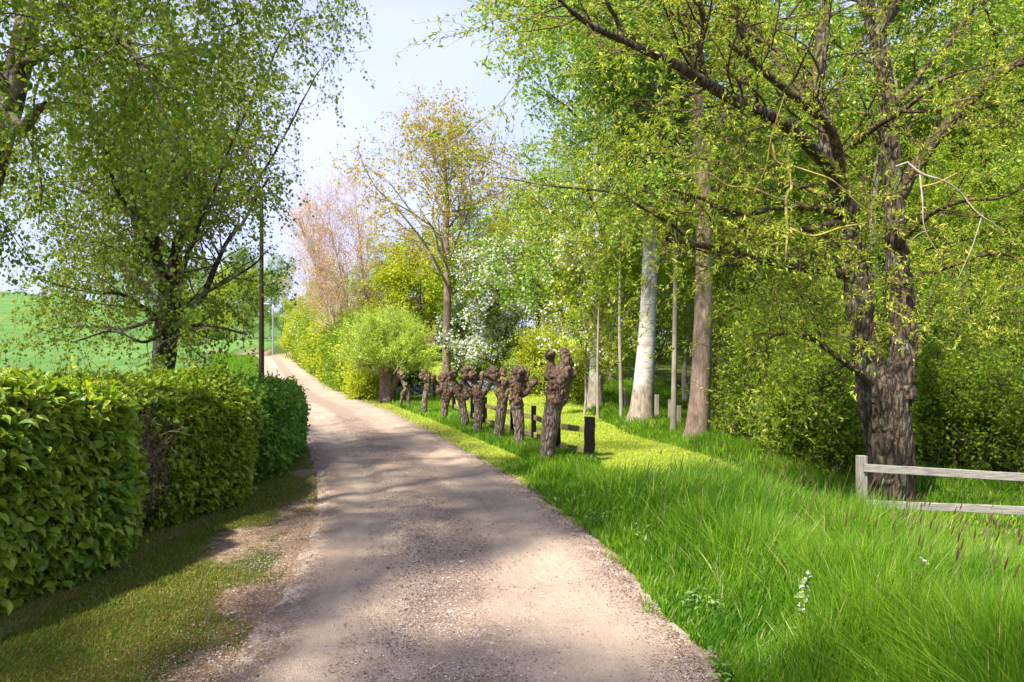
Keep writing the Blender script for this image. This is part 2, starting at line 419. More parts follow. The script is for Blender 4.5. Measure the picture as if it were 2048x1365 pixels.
def road_mat():
    m, nt, out = newmat('compacted gravel'); n = N(nt)
    uv = n('ShaderNodeUVMap').outputs[0]
    sp = n('ShaderNodeSeparateXYZ'); n.l(uv, sp.inputs[0])
    wob = noise(n, .7, 3, uv)
    ad = n('ShaderNodeMath', operation='MULTIPLY_ADD', i1=.5, i2=-.25); n.l(wob, ad.inputs[0])
    u = n('ShaderNodeMath', operation='ADD'); n.l(sp.outputs[0], u.inputs[0]); n.l(ad.outputs[0], u.inputs[1])
    mr = n('ShaderNodeMapRange', i1=-1.6, i2=1.6, i3=0.0, i4=1.0); n.l(u.outputs[0], mr.inputs[0])
    trk = ramp(n, mr.outputs[0], [(.12, (0,) * 3), (.2, (1,) * 3), (.38, (.95,) * 3), (.44, (.1,) * 3), (.58, (.2,) * 3), (.64, (.9,) * 3), (.82, (.95,) * 3), (.9, (0,) * 3)])
    base = ramp(n, noise(n, 2.2, 8, mapscale=(1, 1, 1), rough=.7), [(.3, (.38, .29, .215)), (.7, (.53, .42, .325))])
    grav = ramp(n, noise(n, 5, 8, rough=.8), [(.25, (.14, .088, .058)), (.75, (.35, .255, .19))])
    pv = n('ShaderNodeTexVoronoi', iScale=120.0); g = n('ShaderNodeNewGeometry').outputs['Position']; n.l(g, pv.inputs[0])
    peb = ramp(n, pv.outputs['Color'], [(.12, (.08, .05, .037)), (.3, (.22, .145, .105)), (.5, (.32, .235, .18)), (.72, (.42, .34, .28)), (.92, (.56, .51, .47))])
    grav = mixc(n, .5, grav, peb)
    fine = noise(n, 130, 2)
    basef = mixc(n, ramp(n, fine, [(.33, (.55,) * 3), (.45, (0,) * 3)]), base, (.15, .1, .08))
    basef = mixc(n, .12, basef, peb)
    streak = noise(n, 1.0, 6, uv, (9, .35, 1), rough=.7)
    basef = mixc(n, ramp(n, streak, [(.45, (0,) * 3), (.7, (.5,) * 3)]), basef, (.3, .225, .17))
    patch = noise(n, .9, 5, rough=.65)
    trk = mixc(n, ramp(n, patch, [(.5, (0,) * 3), (.66, (.6,) * 3)]), trk, (.15, .15, .15))
    col = mixc(n, trk, grav, basef)
    au = n('ShaderNodeMath', operation='ABSOLUTE'); n.l(u.outputs[0], au.inputs[0])
    ed_ = n('ShaderNodeMapRange', i1=1.1, i2=1.4, i3=0.0, i4=1.0); n.l(au.outputs[0], ed_.inputs[0])
    em = n('ShaderNodeMath', operation='MULTIPLY'); n.l(ed_.outputs[0], em.inputs[0]); n.l(ramp(n, noise(n, 5, 6, rough=.7), [(.46, (0,) * 3), (.62, (.7,) * 3)]), em.inputs[1])
    col = mixc(n, em.outputs[0], col, (.56, .48, .41))
    p = n('ShaderNodeBsdfPrincipled', iRoughness=.95); p.inputs['Specular IOR Level'].default_value = .15
    n.l(col, p.inputs['Base Color'])
    h = n('ShaderNodeMath', operation='ADD'); n.l(pv.outputs[0], h.inputs[0]); n.l(noise(n, 60, 5), h.inputs[1])
    h2 = n('ShaderNodeMath', operation='MULTIPLY_ADD', i1=2.2); n.l(noise(n, 9, 6, rough=.7), h2.inputs[0]); n.l(h.outputs[0], h2.inputs[2])
    n.l(bump(n, h2.outputs[0], .8, .011), p.inputs['Normal'])
    n.l(p.outputs[0], out.inputs[0]); return m
M['road'] = road_mat()
def ground_mat():
    m, nt, out = newmat('earth and grass'); n = N(nt)
    a = n('ShaderNodeAttribute', attribute_name='zone'); s = n('ShaderNodeSeparateColor'); n.l(a.outputs['Color'], s.inputs[0])
    nz1 = noise(n, 9, 7, rough=.7); nz2 = noise(n, 1.1, 4); nz3 = noise(n, 60, 3)
    soil = ramp(n, nz1, [(.3, (.035, .05, .012)), (.7, (.07, .1, .02))])
    lawn = ramp(n, nz1, [(.3, (.17, .27, .02)), (.7, (.28, .37, .04))])
    lawn = mixc(n, ramp(n, nz2, [(.4, (0,) * 3), (.65, (.6,) * 3)]), lawn, (.36, .38, .07))
    field = ramp(n, noise(n, .5, 8, mapscale=(1, .35, 1)), [(.3, (.06, .15, .03)), (.7, (.13, .23, .055))])
    wv = n('ShaderNodeTexWave', iScale=.55, iDistortion=1.2, iDetail=3.0); n.l(n('ShaderNodeNewGeometry').outputs['Position'], wv.inputs[0])
    field = mixc(n, ramp(n, wv.outputs['Fac'], [(.0, (.5,) * 3), (.14, (0,) * 3)]), field, (.07, .13, .04))
    pv = n('ShaderNodeTexVoronoi', iScale=70.0); g = n('ShaderNodeNewGeometry').outputs['Position']; n.l(g, pv.inputs[0])
    bare = ramp(n, pv.outputs['Color'], [(.1, (.08, .05, .035)), (.35, (.2, .135, .09)), (.6, (.3, .21, .13)), (.85, (.4, .32, .24)), (.97, (.55, .5, .45))])
    bare = mixc(n, .45, bare, ramp(n, nz1, [(.3, (.16, .1, .07)), (.7, (.33, .25, .19))]))
    c = mixc(n, s.outputs[2], soil, field)
    c = mixc(n, s.outputs[1], c, lawn)
    rr = n('ShaderNodeMath', operation='MULTIPLY_ADD', i1=1.2, i2=-.6); n.l(nz1, rr.inputs[0])
    ra = n('ShaderNodeMath', operation='ADD'); n.l(s.outputs[0], ra.inputs[0]); n.l(rr.outputs[0], ra.inputs[1])
    c = mixc(n, ramp(n, ra.outputs[0], [(.35, (0,) * 3), (.65, (1,) * 3)]), c, bare)
    p = n('ShaderNodeBsdfPrincipled', iRoughness=.95); p.inputs['Specular IOR Level'].default_value = .1
    n.l(c, p.inputs['Base Color'])
    h = n('ShaderNodeMath', operation='ADD'); n.l(nz1, h.inputs[0]); n.l(nz3, h.inputs[1])
    n.l(bump(n, h.outputs[0], .7, .03), p.inputs['Normal']); n.l(p.outputs[0], out.inputs[0]); return m
M['ground'] = ground_mat()
def stone_mat():
    m, nt, out = newmat('loose stone'); n = N(nt)
    a = n('ShaderNodeAttribute', attribute_name='rnd')
    c = ramp(n, a.outputs['Fac'], [(0, (.07, .05, .04)), (.3, (.22, .13, .1)), (.55, (.34, .26, .22)), (.8, (.45, .41, .39)), (1, (.62, .6, .57))])
    p = n('ShaderNodeBsdfPrincipled', iRoughness=.85); n.l(c, p.inputs['Base Color']); n.l(p.outputs[0], out.inputs[0]); return m
M['stone'] = stone_mat()

# ---------------------------------------------------------------- terrain
RY = A([-30, 0, 4.46, 5.33, 6.63, 8.77, 10.7, 12.95, 15.1, 19.9, 25.5, 31, 40, 55, 63, 70, 76, 82, 90])
RX = A([.3, -.1, -.31, -.42, -.57, -.93, -1.42, -2.1, -2.75, -4.3, -6.4, -8.35, -11.1, -15.9, -18.5, -20.9, -25, -31, -40])
RZ = (A([-30, 35, 40, 55, 70, 75, 85, 110, 400]), A([0, 0, .02, .2, .62, .52, -.1, .2, 2.]))
def rx(y): return np.interp(y, RY, RX)
def rz(y): return np.interp(y, *RZ)
def xr(y): return np.interp(y, [9, 10.5, 15.1, 24.7, 30, 34, 60], [3.9, 3.4, 2.2, 1.6, 2.2, 4, 8])
def hgt(x, y):
    x = A(x, float); y = A(y, float); c = rx(y); b = rz(y)
    far = sm((y - 90) / 60)
    mr = sm((x - c - 1.6) / 5.0); ml = sm((c - x - 2.6) / 6.0)
    right = 1.4 * sm((y - 17) / 28) + np.clip(y - 45, 0, 200) * .02
    dip = -.3 * sm((x - 2.2) / 1.7) * sm((12.5 - y) / 3)
    hill = 9.3 * sm((y - 22) / 135) * np.clip((-x - 14) / 78, 0, 1.35) + 1.0 * sm((y - 45) / 60)
    z = b + mr * (1 - far) * (right - b * .5) + mr * far * 3 + ml * hill + dip
    off = np.minimum(np.abs(x - c), 8)
    z = z + .03 * n2(x, y, .9) * sm((off - 1.5) / 1.5)
    return z
# non-uniform axes
def axis(lo, f0, f1, hi, st, k=14):
    a = np.arange(f0, f1 + 1e-6, st)
    l = f0 - np.geomspace(st, f0 - lo, k)[::-1] if lo < f0 else []
    h = f1 + np.geomspace(st, hi - f1, k * 2)
    return np.concatenate([l, a, h])
gx = np.concatenate([-12 - np.geomspace(.4, 1300, 46)[::-1], np.arange(-12, 12.01, .16), 12 + np.geomspace(.4, 1300, 34)])
gy = np.concatenate([2 - np.geomspace(.3, 60, 14)[::-1], np.arange(2, 30.01, .16), 30 + np.geomspace(.4, 1500, 90)])
X, Y = np.meshgrid(gx, gy, indexing='xy')
Z = hgt(X, Y)
nx, ny = len(gx), len(gy)
ii, jj = np.meshgrid(np.arange(nx - 1), np.arange(ny - 1), indexing='xy')
q = (jj * nx + ii)
GF = np.stack([q, q + 1, q + nx + 1, q + nx], -1).reshape(-1, 4)
C = rx(Y); off = X - C
nn1 = n2(X, Y, 1.3, 3, 3.); nn2 = n2(X, Y, .45, 2, 9.)
bare = sm(1 - (np.abs(off) - np.where(off < 0, 1.2, 1.35) - .3 * nn1) / .5)
left = (off < 0) & (Y < 15)
bare = np.where(left, np.maximum(bare, sm(1 - (-off - 1.28 - .35 * nn1) / .42)), bare)
bare = bare * (Y < 84)
bare = np.maximum(bare, .75 * np.exp(-(((X + 2.35) / .38) ** 2 + ((Y - 6.9) / 1.1) ** 2)))      # earth patch by the hedge gap
bare = np.maximum(bare, np.where((X < -3.0) & (X > -4.4) & (Y < 13.6), .85, 0))              # under the hedge
bare = np.maximum(bare, .8 * np.exp(-(((X - 4.0) / .9) ** 2 + ((Y - 6.1) / .8) ** 2)))
lawn = ((off > 1.2) & (X < xr(Y) + .3 * nn1) & (Y > 9.4) & ((Y < 70))).astype(float)
lawn = lawn * np.where(Y > 33, (X > C + 4) * 1.0, 1) * sm((Y - 9.3) / .8)
field = (((off < -4.5 - .02 * Y) & (Y > 16)) | (Y > 80)).astype(float)
vc = np.stack([bare, lawn, field, np.ones_like(bare)], -1).reshape(-1, 4)
gr = mk('ground', np.stack([X, Y, Z], -1).reshape(-1, 3), GF, M['ground'], vcol=vc, smooth=True)
tag(gr, kind='structure')

ys = np.concatenate([np.arange(-6, 40, .12), np.arange(40, 88, .4)])
us = np.linspace(-1.62, 1.62, 31)
cx = rx(ys); dx = np.gradient(cx, ys); nl = np.sqrt(1 + dx ** 2); arc = np.concatenate([[0], np.cumsum(np.hypot(np.diff(cx), np.diff(ys)))])
U, S_ = np.meshgrid(us, np.arange(len(ys)), indexing='xy')
wid = np.interp(ys, [0, 6, 12, 20, 90], [1.04, .94, .98, .95, .95])[S_]
wid = wid * np.where(U < 0, .84, np.interp(ys, [6, 8, 15, 18], [1.0, .94, .92, .97])[S_])
RXp = cx[S_] + U * wid / nl[S_]; RYp = ys[S_] - U * wid * (dx / nl)[S_]
prof = .02 + .028 * (1 - (U / 1.62) ** 2) - .02 * np.exp(-((np.abs(U) - .72) / .24) ** 2) - .04 * sm((np.abs(U) - 1.25 - .12 * n2(RXp, RYp, 2.2)) / .3)
Zr = hgt(RXp, RYp) * 0 + rz(RYp) + prof + .006 * n2(RXp, RYp, 5) + .009 * n2(RXp, RYp, 1.2)
nu, nv = len(us), len(ys)
ii, jj = np.meshgrid(np.arange(nu - 1), np.arange(nv - 1), indexing='xy'); q = jj * nu + ii
RFc = np.stack([q, q + 1, q + nu + 1, q + nu], -1).reshape(-1, 4)
rd = mk('gravel_road', np.stack([RXp, RYp, Zr], -1).reshape(-1, 3), RFc, M['road'], uv=np.stack([U, arc[S_]], -1).reshape(-1, 2), smooth=True)
tag(rd, kind='structure')
def rsurf(x, y):
    u = np.abs(x - rx(y))
    return rz(y) + .02 + .028 * (1 - (u / 1.62) ** 2) - .02 * np.exp(-((u - .72) / .24) ** 2)

# ---------------------------------------------------------------- pollard willows
def solid(name, parts, voxel, parent, mat, disp, mat2=None, split=None):
    V, Fs = merge(*parts)
    V = V - A(parent.location)
    me = bpy.data.meshes.new(name); me.from_pydata([tuple(v) for v in V], [], [tuple(int(i) for i in f) for q in Fs for f in q])
    ob = bpy.data.objects.new(name, me); COL.objects.link(ob)
    md = ob.modifiers.new('r', 'REMESH'); md.mode = 'VOXEL'; md.voxel_size = voxel
    dg = bpy.context.evaluated_depsgraph_get(); dg.update()
    m2 = bpy.data.meshes.new_from_object(ob.evaluated_get(dg)); m2.name = name
    ob.modifiers.clear(); ob.data = m2; bpy.data.meshes.remove(me)
    n = len(m2.vertices); co = np.empty(n * 3, np.float32); m2.vertices.foreach_get('co', co); co = co.reshape(-1, 3).astype(float)
    no = np.empty(n * 3, np.float32); m2.vertex_normals.foreach_get('vector', no); no = no.reshape(-1, 3)
    w = co + A(parent.location)
    co = co + no * disp(w)[:, None]
    m2.vertices.foreach_set('co', co.astype(np.float32).ravel())
    m2.polygons.foreach_set('use_smooth', np.full(len(m2.polygons), True)); m2.update()
    m2.materials.clear(); m2.materials.append(mat)
    if mat2:
        m2.materials.append(mat2)
        c = np.empty(len(m2.polygons) * 3, np.float32); m2.polygons.foreach_get('center', c); c = c.reshape(-1, 3) + A(parent.location)
        m2.polygons.foreach_set('material_index', split(c).astype(np.int32))
    ob.parent = parent
    return ob
def tube1(pts, S=14, K=14):
    p, r = limb(pts, K); return tubes(p[None], r[None], S, cap=True)

rngp = np.random.RandomState(11)
def pollard(d, lines, knobs, label, hz, seed, vox=.017, sprouts=14):
    """lines: crop-1 pixel polylines (x,y,width); knobs (x,y,r); hz: crop y where the knotty head starts"""
    rg = np.random.RandomState(seed)
    bx, by = c1(lines[0][0][0], lines[0][0][1]); b = P(bx, by, d); b[2] = hgt(b[0], b[1])
    t = thing('pollard_willow', label, 'pollard tree', b)
    k = d / F / 3.531
    parts = []; tips = []
    for li, ln in enumerate(lines):
        dd = 0 if li == 0 else rg.uniform(-.16, .16)
        pts = []
        for j, (x, y, w) in enumerate(ln):
            px, py = c1(x, y); f = j / max(1, len(ln) - 1)
            p = P(px, py, d + dd * f); pts.append([*p, w * k / 2 * .85])
        if li == 0:
            pts[0][3] *= 1.08; pts[0][2] -= .12
        parts.append(tube1(pts)); tips.append(pts[-1][:3])
        # warty swellings along the upper limbs
        for q_ in range(2 if li else 4):
            f = rg.uniform(.45 if li == 0 else .2, 1) * (len(pts) - 1); i = int(min(f, len(pts) - 2)); fr = f - i
            c = A(pts[i]) * (1 - fr) + A(pts[i + 1]) * fr
            if li == 0 and ln[i][1] > hz: continue
            v = rg.randn(3); v /= np.linalg.norm(v)
            parts.append(ball(c[:3] + v * c[3] * .75, c[3] * rg.uniform(.28, .45), seed + q_, 2, .3))
    for x, y, r in knobs:
        px, py = c1(x, y); c = P(px, py, d + rg.uniform(-.08, .08)); rr = r * k
        parts.append(ball(c, rr * .78, rg.randint(99), 2, .35)); tips.append(c)
        for q_ in range(7):
            v = rg.randn(3); v /= np.linalg.norm(v)
            parts.append(ball(c + v * rr * .66, rr * rg.uniform(.22, .38), q_ + seed, 2, .35))
    hzz = P(0, c1(0, hz)[1], d)[2]
    kc = A([P(*c1(x, y), d) for x, y, r in knobs]); kr = A([r * k for x, y, r in knobs])
    def knob(w):
        q_ = ((w[:, None, [0, 2]] - kc[None][:, :, [0, 2]]) ** 2).sum(2) / (1.35 * kr[None]) ** 2
        return np.exp(-q_.min(1) ** 1.5)
    def disp(w):
        head = knob(w)
        a = np.arctan2(w[:, 1] - b[1], w[:, 0] - b[0])
        bark = 1 - np.abs(fbm(np.stack([w[:, 0] * 26, w[:, 1] * 26, w[:, 2] * 6 + seed], -1), 3)) * 2
        kn = fbm(w * 13 + seed, 2); k2 = 1 - 2 * np.abs(fbm(w * 24 + seed * 2, 2))
        pit = -np.clip(vnoise(w * 9 + seed * 5) - .35, 0, 1) * .09
        return (1 - head) * (.009 * bark + .012 * vnoise(w * 5)) + head * (.026 * kn + .018 * k2) + sm((w[:, 2] - hzz + .1) / .2) * (.03 * vnoise(w * 7 + seed) + .01 * k2 + pit)
    solid('trunk', parts, vox, t, M['pollard'], disp, M['pollard_head'], lambda c: (c[:, 2] + .05 * vnoise(c * 9)) > hzz)
    if sprouts:
        tp = A(tips); tp = tp[rg.randint(0, len(tp), sprouts)]
        Pn = np.repeat(tp[:, None, :], 2, 1); Pn[:, 1, 2] += .03
        Q, Rn = spawn(rg, Pn, np.full((len(tp), 2), .006), 4, .19, ang=35, angsd=25, K=4, trop=(0, 0, .3), t0=.0, rf=.5)
        V, f = tubes(Q, Rn, 4); mk('sprouts', V, f, M['twig'], t)
        lp, la = along(rg, Q, 3, .008, .5)
        leaves('sprout_leaves', rg, lp, la + rg.randn(len(la), 3) * .4, .035, .35, M['osier_leaf'], t)
    return t
pollard(11.6, [
    [(1522, 1010, 122), (1535, 900, 118), (1555, 750, 125), (1578, 620, 140), (1600, 530, 165), (1615, 450, 160), (1640, 380, 130), (1660, 310, 105), (1665, 240, 72)],
    [(1600, 450, 90), (1572, 380, 80), (1560, 310, 62), (1556, 245, 72)],
    [(1620, 560, 110), (1675, 470, 60), (1700, 400, 52), (1705, 360, 50)]],
    [(1556, 240, 36), (1650, 235, 42), (1690, 310, 32), (1705, 380, 34), (1545, 400, 34), (1630, 560, 52), (1580, 470, 46), (1660, 430, 40)],
    'tallest and thickest pollard willow, nearest the camera, with a hollow split head', 600, 1, .015, 3)
pollard(13.1, [
    [(1338, 905, 84), (1338, 800, 80), (1328, 680, 92), (1312, 570, 112), (1315, 470, 82), (1322, 390, 95)],
    [(1330, 550, 62), (1395, 495, 44), (1440, 440, 38)], [(1360, 520, 60), (1375, 440, 34), (1385, 380, 30)], [(1305, 470, 50), (1285, 390, 40), (1280, 370, 36)]],
    [(1330, 368, 46), (1450, 440, 25), (1388, 378, 24), (1285, 375, 26), (1305, 570, 50), (1300, 440, 30)],
    'pollard willow with a bulging neck and one arm reaching right, second from camera', 610, 2, .017, 26)
pollard(14.3, [
    [(1183, 850, 78), (1200, 720, 82), (1214, 600, 86), (1214, 520, 92), (1192, 450, 76), (1160, 390, 90)],
    [(1222, 520, 60), (1228, 430, 40), (1222, 365, 40)], [(1235, 540, 50), (1262, 470, 40), (1255, 430, 34)], [(1180, 440, 60), (1135, 395, 50), (1122, 380, 46)]],
    [(1150, 380, 46), (1222, 360, 26), (1122, 378, 28), (1255, 430, 22), (1190, 430, 34)],
    'pollard willow with a broad dark lumpy crown leaning left, third from camera', 600, 3, .018, 10)
pollard(15.5, [
    [(1040, 805, 62), (1048, 690, 64), (1050, 590, 72), (1042, 520, 74), (1022, 450, 48), (1008, 405, 42)],
    [(1040, 540, 60), (980, 490, 46), (948, 420, 40), (952, 345, 48)], [(1045, 500, 40), (1070, 430, 30), (1076, 385, 28)], [(1060, 550, 52), (1105, 500, 34), (1140, 440, 32)]],
    [(955, 355, 30), (950, 400, 28), (1005, 400, 34), (1076, 380, 20), (1142, 435, 16), (1055, 550, 34)],
    'pollard willow forked like a hand with four raised arms', 590, 4, .018, 8)
pollard(16.2, [
    [(958, 775, 56), (950, 690, 60), (932, 590, 64), (920, 530, 72), (890, 465, 52), (868, 400, 54)],
    [(935, 560, 46), (962, 530, 40), (968, 510, 38)], [(910, 500, 46), (935, 470, 32), (945, 455, 28)]],
    [(872, 385, 36), (862, 412, 30), (965, 540, 26), (945, 470, 20), (918, 520, 34)],
    'pollard willow bent left with one big fist, just behind the forked one', 590, 5, .018, 10)
pollard(17.5, [
    [(803, 720, 48), (810, 620, 52), (818, 550, 64), (805, 470, 48), (800, 405, 44)],
    [(812, 540, 52), (770, 490, 36), (728, 405, 30)], [(830, 550, 44), (852, 520, 40), (858, 490, 34)]],
    [(798, 405, 30), (728, 400, 24), (735, 425, 20), (856, 515, 26), (812, 545, 34), (770, 500, 20)],
    'sixth pollard willow from camera, thin knobbed arm on its left', 580, 6, .018, 10)
pollard(19.7, [
    [(672, 675, 42), (668, 590, 42), (678, 510, 44), (690, 450, 52), (672, 390, 60)]],
    [(668, 375, 32), (690, 420, 30), (655, 395, 24), (700, 380, 18)],
    'slim s-curved pollard willow with a single round fist head', 480, 7, .018, 12)
pollard(21.0, [
    [(556, 640, 27), (550, 545, 28), (528, 470, 32), (512, 400, 40)], [(497, 612, 22), (512, 530, 24), (530, 485, 26)]],
    [(510, 385, 26), (524, 400, 20), (495, 375, 16), (540, 455, 10)],
    'small two-legged pollard willow beside the big leafy willow mop', 430, 8, .018, 14)

# big leafy pollard willow (mop of shoots)
rg = np.random.RandomState(31)
b = P(*c1(400, 590), 23.4); b[2] = hgt(b[0], b[1])
t = thing('leafy_pollard_willow', 'stout pollard willow with a dense round mop of pale green shoots by the road bend', 'pollard tree', b)
k = 23.4 / F / 3.531
parts = [tube1([[*P(*c1(x, y), 23.4 + dd), w * k / 2] for x, y, w, dd in ((398, 600, 105, 0), (398, 540, 90, 0), (402, 470, 92, 0), (400, 400, 95, 0), (395, 340, 80, 0))], 16),
         tube1([[*P(*c1(x, y), 23.4), w * k / 2] for x, y, w in ((410, 560, 70), (450, 440, 56), (490, 370, 40))], 12)]
top = P(*c1(410, 340), 23.4)
for q_ in range(8): parts.append(ball(top + rg.randn(3) * [.18, .15, .07], rg.uniform(.1, .18), q_, 2, .3))
solid('trunk', parts, .03, t, M['pollard'], lambda w: .03 * (1 - 2 * np.abs(fbm(np.stack([w[:, 0] * 14, w[:, 1] * 14, w[:, 2] * 3.], -1), 3))))
nS = 330
dirs = rg.randn(nS, 3); dirs[:, 2] = np.abs(dirs[:, 2]) * 1.1 + .12 + .3 * rg.rand(nS); dirs = nrm(dirs)
st = top + rg.randn(nS, 3) * [.35, .28, .08]
Ln = .36 + .5 * rg.rand(nS) ** 1.3 + .95 * np.clip(dirs[:, 2], 0, 1)
Q = np.empty((nS, 7, 3)); Q[:, 0] = st; d_ = dirs.copy()
for k_ in range(1, 7):
    d_ = nrm(d_ + [0, 0, .03] + .05 * rg.randn(nS, 3)); Q[:, k_] = Q[:, k_ - 1] + d_ * (Ln / 6)[:, None]
Rn = np.linspace(.012, .003, 7)[None, :].repeat(nS, 0)
V, f = tubes(Q, Rn, 4); mk('shoots', V, f, M['grey_twig'], t)
Q2, R2 = spawn(rg, Q, Rn, 5, .28, ang=18, angsd=12, t0=.15, K=4, trop=(0, 0, .12))
lp, la = along(rg, np.concatenate([Q2]), 16, .03)
l2, a2 = along(rg, Q, 40, .03, .1)
lp = np.concatenate([lp, l2]); la = np.concatenate([la, a2])
leaves('foliage', rg, lp, la + rg.randn(len(la), 3) * .55, .085, .26, M['osier_leaf'], t)

# ---------------------------------------------------------------- fences
def fpost(t, x, y, w, h, mat, name='post', below=.15, rg=np.random.RandomState(3)):
    z = hgt(x, y); V, f = beam((x, y, z - below), (x + rg.randn() * .006, y, z + h), w, w, rg)
    return mk(name, V, f, mat, t)
bp = [(1178, 11.5, .145, .65), (1116, 12.3, .085, .6), (1067, 13.9, .085, .64), (1025, 14.9, .085, .62), (970, 16.5, .085, .62), (945, 17.6, .085, .64), (908, 20.3, .085, .64), (868, 24.5, .085, .6)]
pts = [((px - 1024) / F * d, d, w, h) for px, d, w, h in bp]
x0, y0 = pts[0][:2]
t = thing('post_and_rail_fence', 'low fence of black posts and two weathered rails running behind the pollards', 'fence', (x0, y0, hgt(x0, y0)))
for x, y, w, h in pts: fpost(t, x, y, w, h, M['black_post'])
for (xa, ya, wa, ha), (xb, yb, wb, hb) in zip(pts[:-1], pts[1:]):
    for zz in (.44, .14):
        V, f = beam((xa + .0, ya + .05, hgt(xa, ya) + zz + (.02 if ya == y0 else 0)), (xb, yb + .05, hgt(xb, yb) + zz), .035, .085, rngp)
        mk('rail', V, f, M['rail'], t)
fx, fy = 3.84, 8.8
t = thing('grey_rail_fence', 'bleached grey wooden fence with two rails in front of the big willow trunk', 'fence', (fx, fy, hgt(fx, fy)))
V, f = beam((fx, fy, hgt(fx, fy) - .15), (fx + .005, fy, CH - (912 - HY) / F * 8.8), .095, .095, rngp); mk('post', V, f, M['grey_post'], t)
e1 = P(2150, 961, 8.35); e2 = P(2150, 1026, 8.35)
s1 = P(1728, 936, 8.74); s2 = P(1728, 1008, 8.74)
for a_, b_ in ((s1, e1), (s2, e2)):
    V, f = beam(a_, b_, .035, .085, rngp); mk('rail', V, f, M['grey_rail'], t)
V, f = beam((e1[0], e1[1] + .06, hgt(e1[0], e1[1]) - .1), (e1[0], e1[1] + .06, e1[2] + .12), .095, .095, rngp); mk('post', V, f, M['grey_post'], t)

# ---------------------------------------------------------------- big willow
rg = np.random.RandomState(5)
D0 = 9.9
wb = P(1778, 1000, D0); wb[2] = hgt(wb[0], wb[1])
t = thing('old_willow', 'huge old willow with deeply furrowed leaning trunk behind the grey fence', 'tree', wb)
def C4(x, y, w, d): px, py = c4(x, y); return [*P(px, py, d), w / 1.784 / F * d / 2]
def C6(x, y, w, d): px, py = c6(x, y); return [*P(px, py, d), w / 1.865 / F * d / 2]
trunk = [
    [C4(676, 745, 176, D0), C4(676, 700, 150, D0), C4(680, 560, 146, D0), C4(664, 430, 152, D0), C4(640, 330, 160, D0), C4(625, 280, 130, D0)],
    [C4(640, 360, 120, D0), C4(600, 240, 92, D0 - .05), C4(578, 110, 84, D0 - .1), C6(1420, 1000, 82, D0 - .1), C6(1385, 850, 80, D0), C6(1375, 740, 76, D0), C6(1340, 640, 66, D0), C6(1310, 480, 56, D0 + .1), C6(1275, 350, 50, D0 + .2), C6(1290, 200, 46, D0 + .2), C6(1310, 0, 40, D0 + .3), C6(1320, -250, 26, D0 + .3)],
    [C4(665, 400, 120, D0), C4(712, 260, 92, D0 + .1), C4(728, 110, 84, D0 + .2), C6(1580, 1000, 76, D0 + .3), C6(1562, 760, 70, D0 + .4), C6(1548, 500, 62, D0 + .4), C6(1528, 300, 60, D0 + .4), C6(1500, 140, 58, D0 + .4), C6(1465, 20, 44, D0 + .5), C6(1450, -200, 30, D0 + .5)],
]
fork = [[C6(1500, 150, 50, D0 + .4), C6(1545, 50, 50, D0 + .3), C6(1600, -60, 44, D0 + .2), C6(1660, -250, 28, D0)]]
L1 = [C6(1392, 780, 64, D0), C6(1345, 660, 54, D0 - .2), C6(1280, 580, 48, D0 - .4), C6(1180, 480, 46, D0 - .8), C6(1080, 425, 44, D0 - 1.1), C6(960, 370, 42, D0 - 1.4), C6(860, 310, 40, D0 - 1.7), C6(740, 235, 34, D0 - 2), C6(640, 190, 28, D0 - 2.2), C6(540, 145, 26, D0 - 2.3), C6(430, 95, 22, D0 - 2.5), C6(340, 25, 18, D0 - 2.7), C6(250, -70, 10, D0 - 2.9)]
L2 = [C6(862, 312, 26, D0 - 1.7), C6(838, 200, 25, D0 - 1.8), C6(856, 100, 25, D0 - 1.9), C6(838, 10, 23, D0 - 2), C6(800, -120, 16, D0 - 2)]
L2b = [C6(545, 147, 20, D0 - 2.3), C6(530, 80, 17, D0 - 2.3), C6(490, 10, 15, D0 - 2.4), C6(470, -90, 9, D0 - 2.4)]
L3 = [C6(1365, 660, 44, D0), C6(1330, 490, 38, D0 - .3), C6(1230, 390, 34, D0 - .6), C6(1130, 310, 29, D0 - .8), C6(1045, 240, 26, D0 - 1), C6(1005, 150, 23, D0 - 1.1), C6(975, 50, 20, D0 - 1.2), C6(968, -80, 14, D0 - 1.3)]
L3b = [C6(1050, 245, 20, D0 - 1), C6(990, 215, 16, D0 - 1), C6(935, 185, 12, D0 - 1.1)]
L4 = [C6(1385, 800, 44, D0), C6(1250, 775, 28, D0 - .5), C6(1120, 778, 21, D0 - .8), C6(1000, 800, 17, D0 - 1), C6(900, 770, 15, D0 - 1.2), C6(820, 732, 13, D0 - 1.4), C6(760, 722, 11, D0 - 1.5), C6(712, 690, 7, D0 - 1.6)]
L5 = [C6(1385, 850, 38, D0), C6(1300, 842, 24, D0 - .4), C6(1200, 860, 21, D0 - .7), C6(1090, 884, 19, D0 - 1), C6(1010, 884, 16, D0 - 1.1), C6(990, 845, 14, D0 - 1.2), C6(950, 800, 12, D0 - 1.3), C6(880, 770, 6, D0 - 1.4)]
L6 = [C6(1400, 1030, 46, D0), C6(1300, 1010, 34, D0 - .3), C6(1120, 985, 28, D0 - .8), C6(980, 950, 26, D0 - 1.1), C6(880, 925, 25, D0 - 1.3), C6(790, 908, 22, D0 - 1.5), C6(718, 892, 20, D0 - 1.6)]
L7 = [C6(800, 900, 15, D0 - 1.5), C6(740, 840, 13, D0 - 1.6), C6(650, 790, 12, D0 - 1.7), C6(560, 735, 10, D0 - 1.8), C6(480, 715, 9, D0 - 1.9), C6(380, 705, 8, D0 - 2), C6(250, 690, 6, D0 - 2.1), C6(95, 662, 3, D0 - 2.2)]
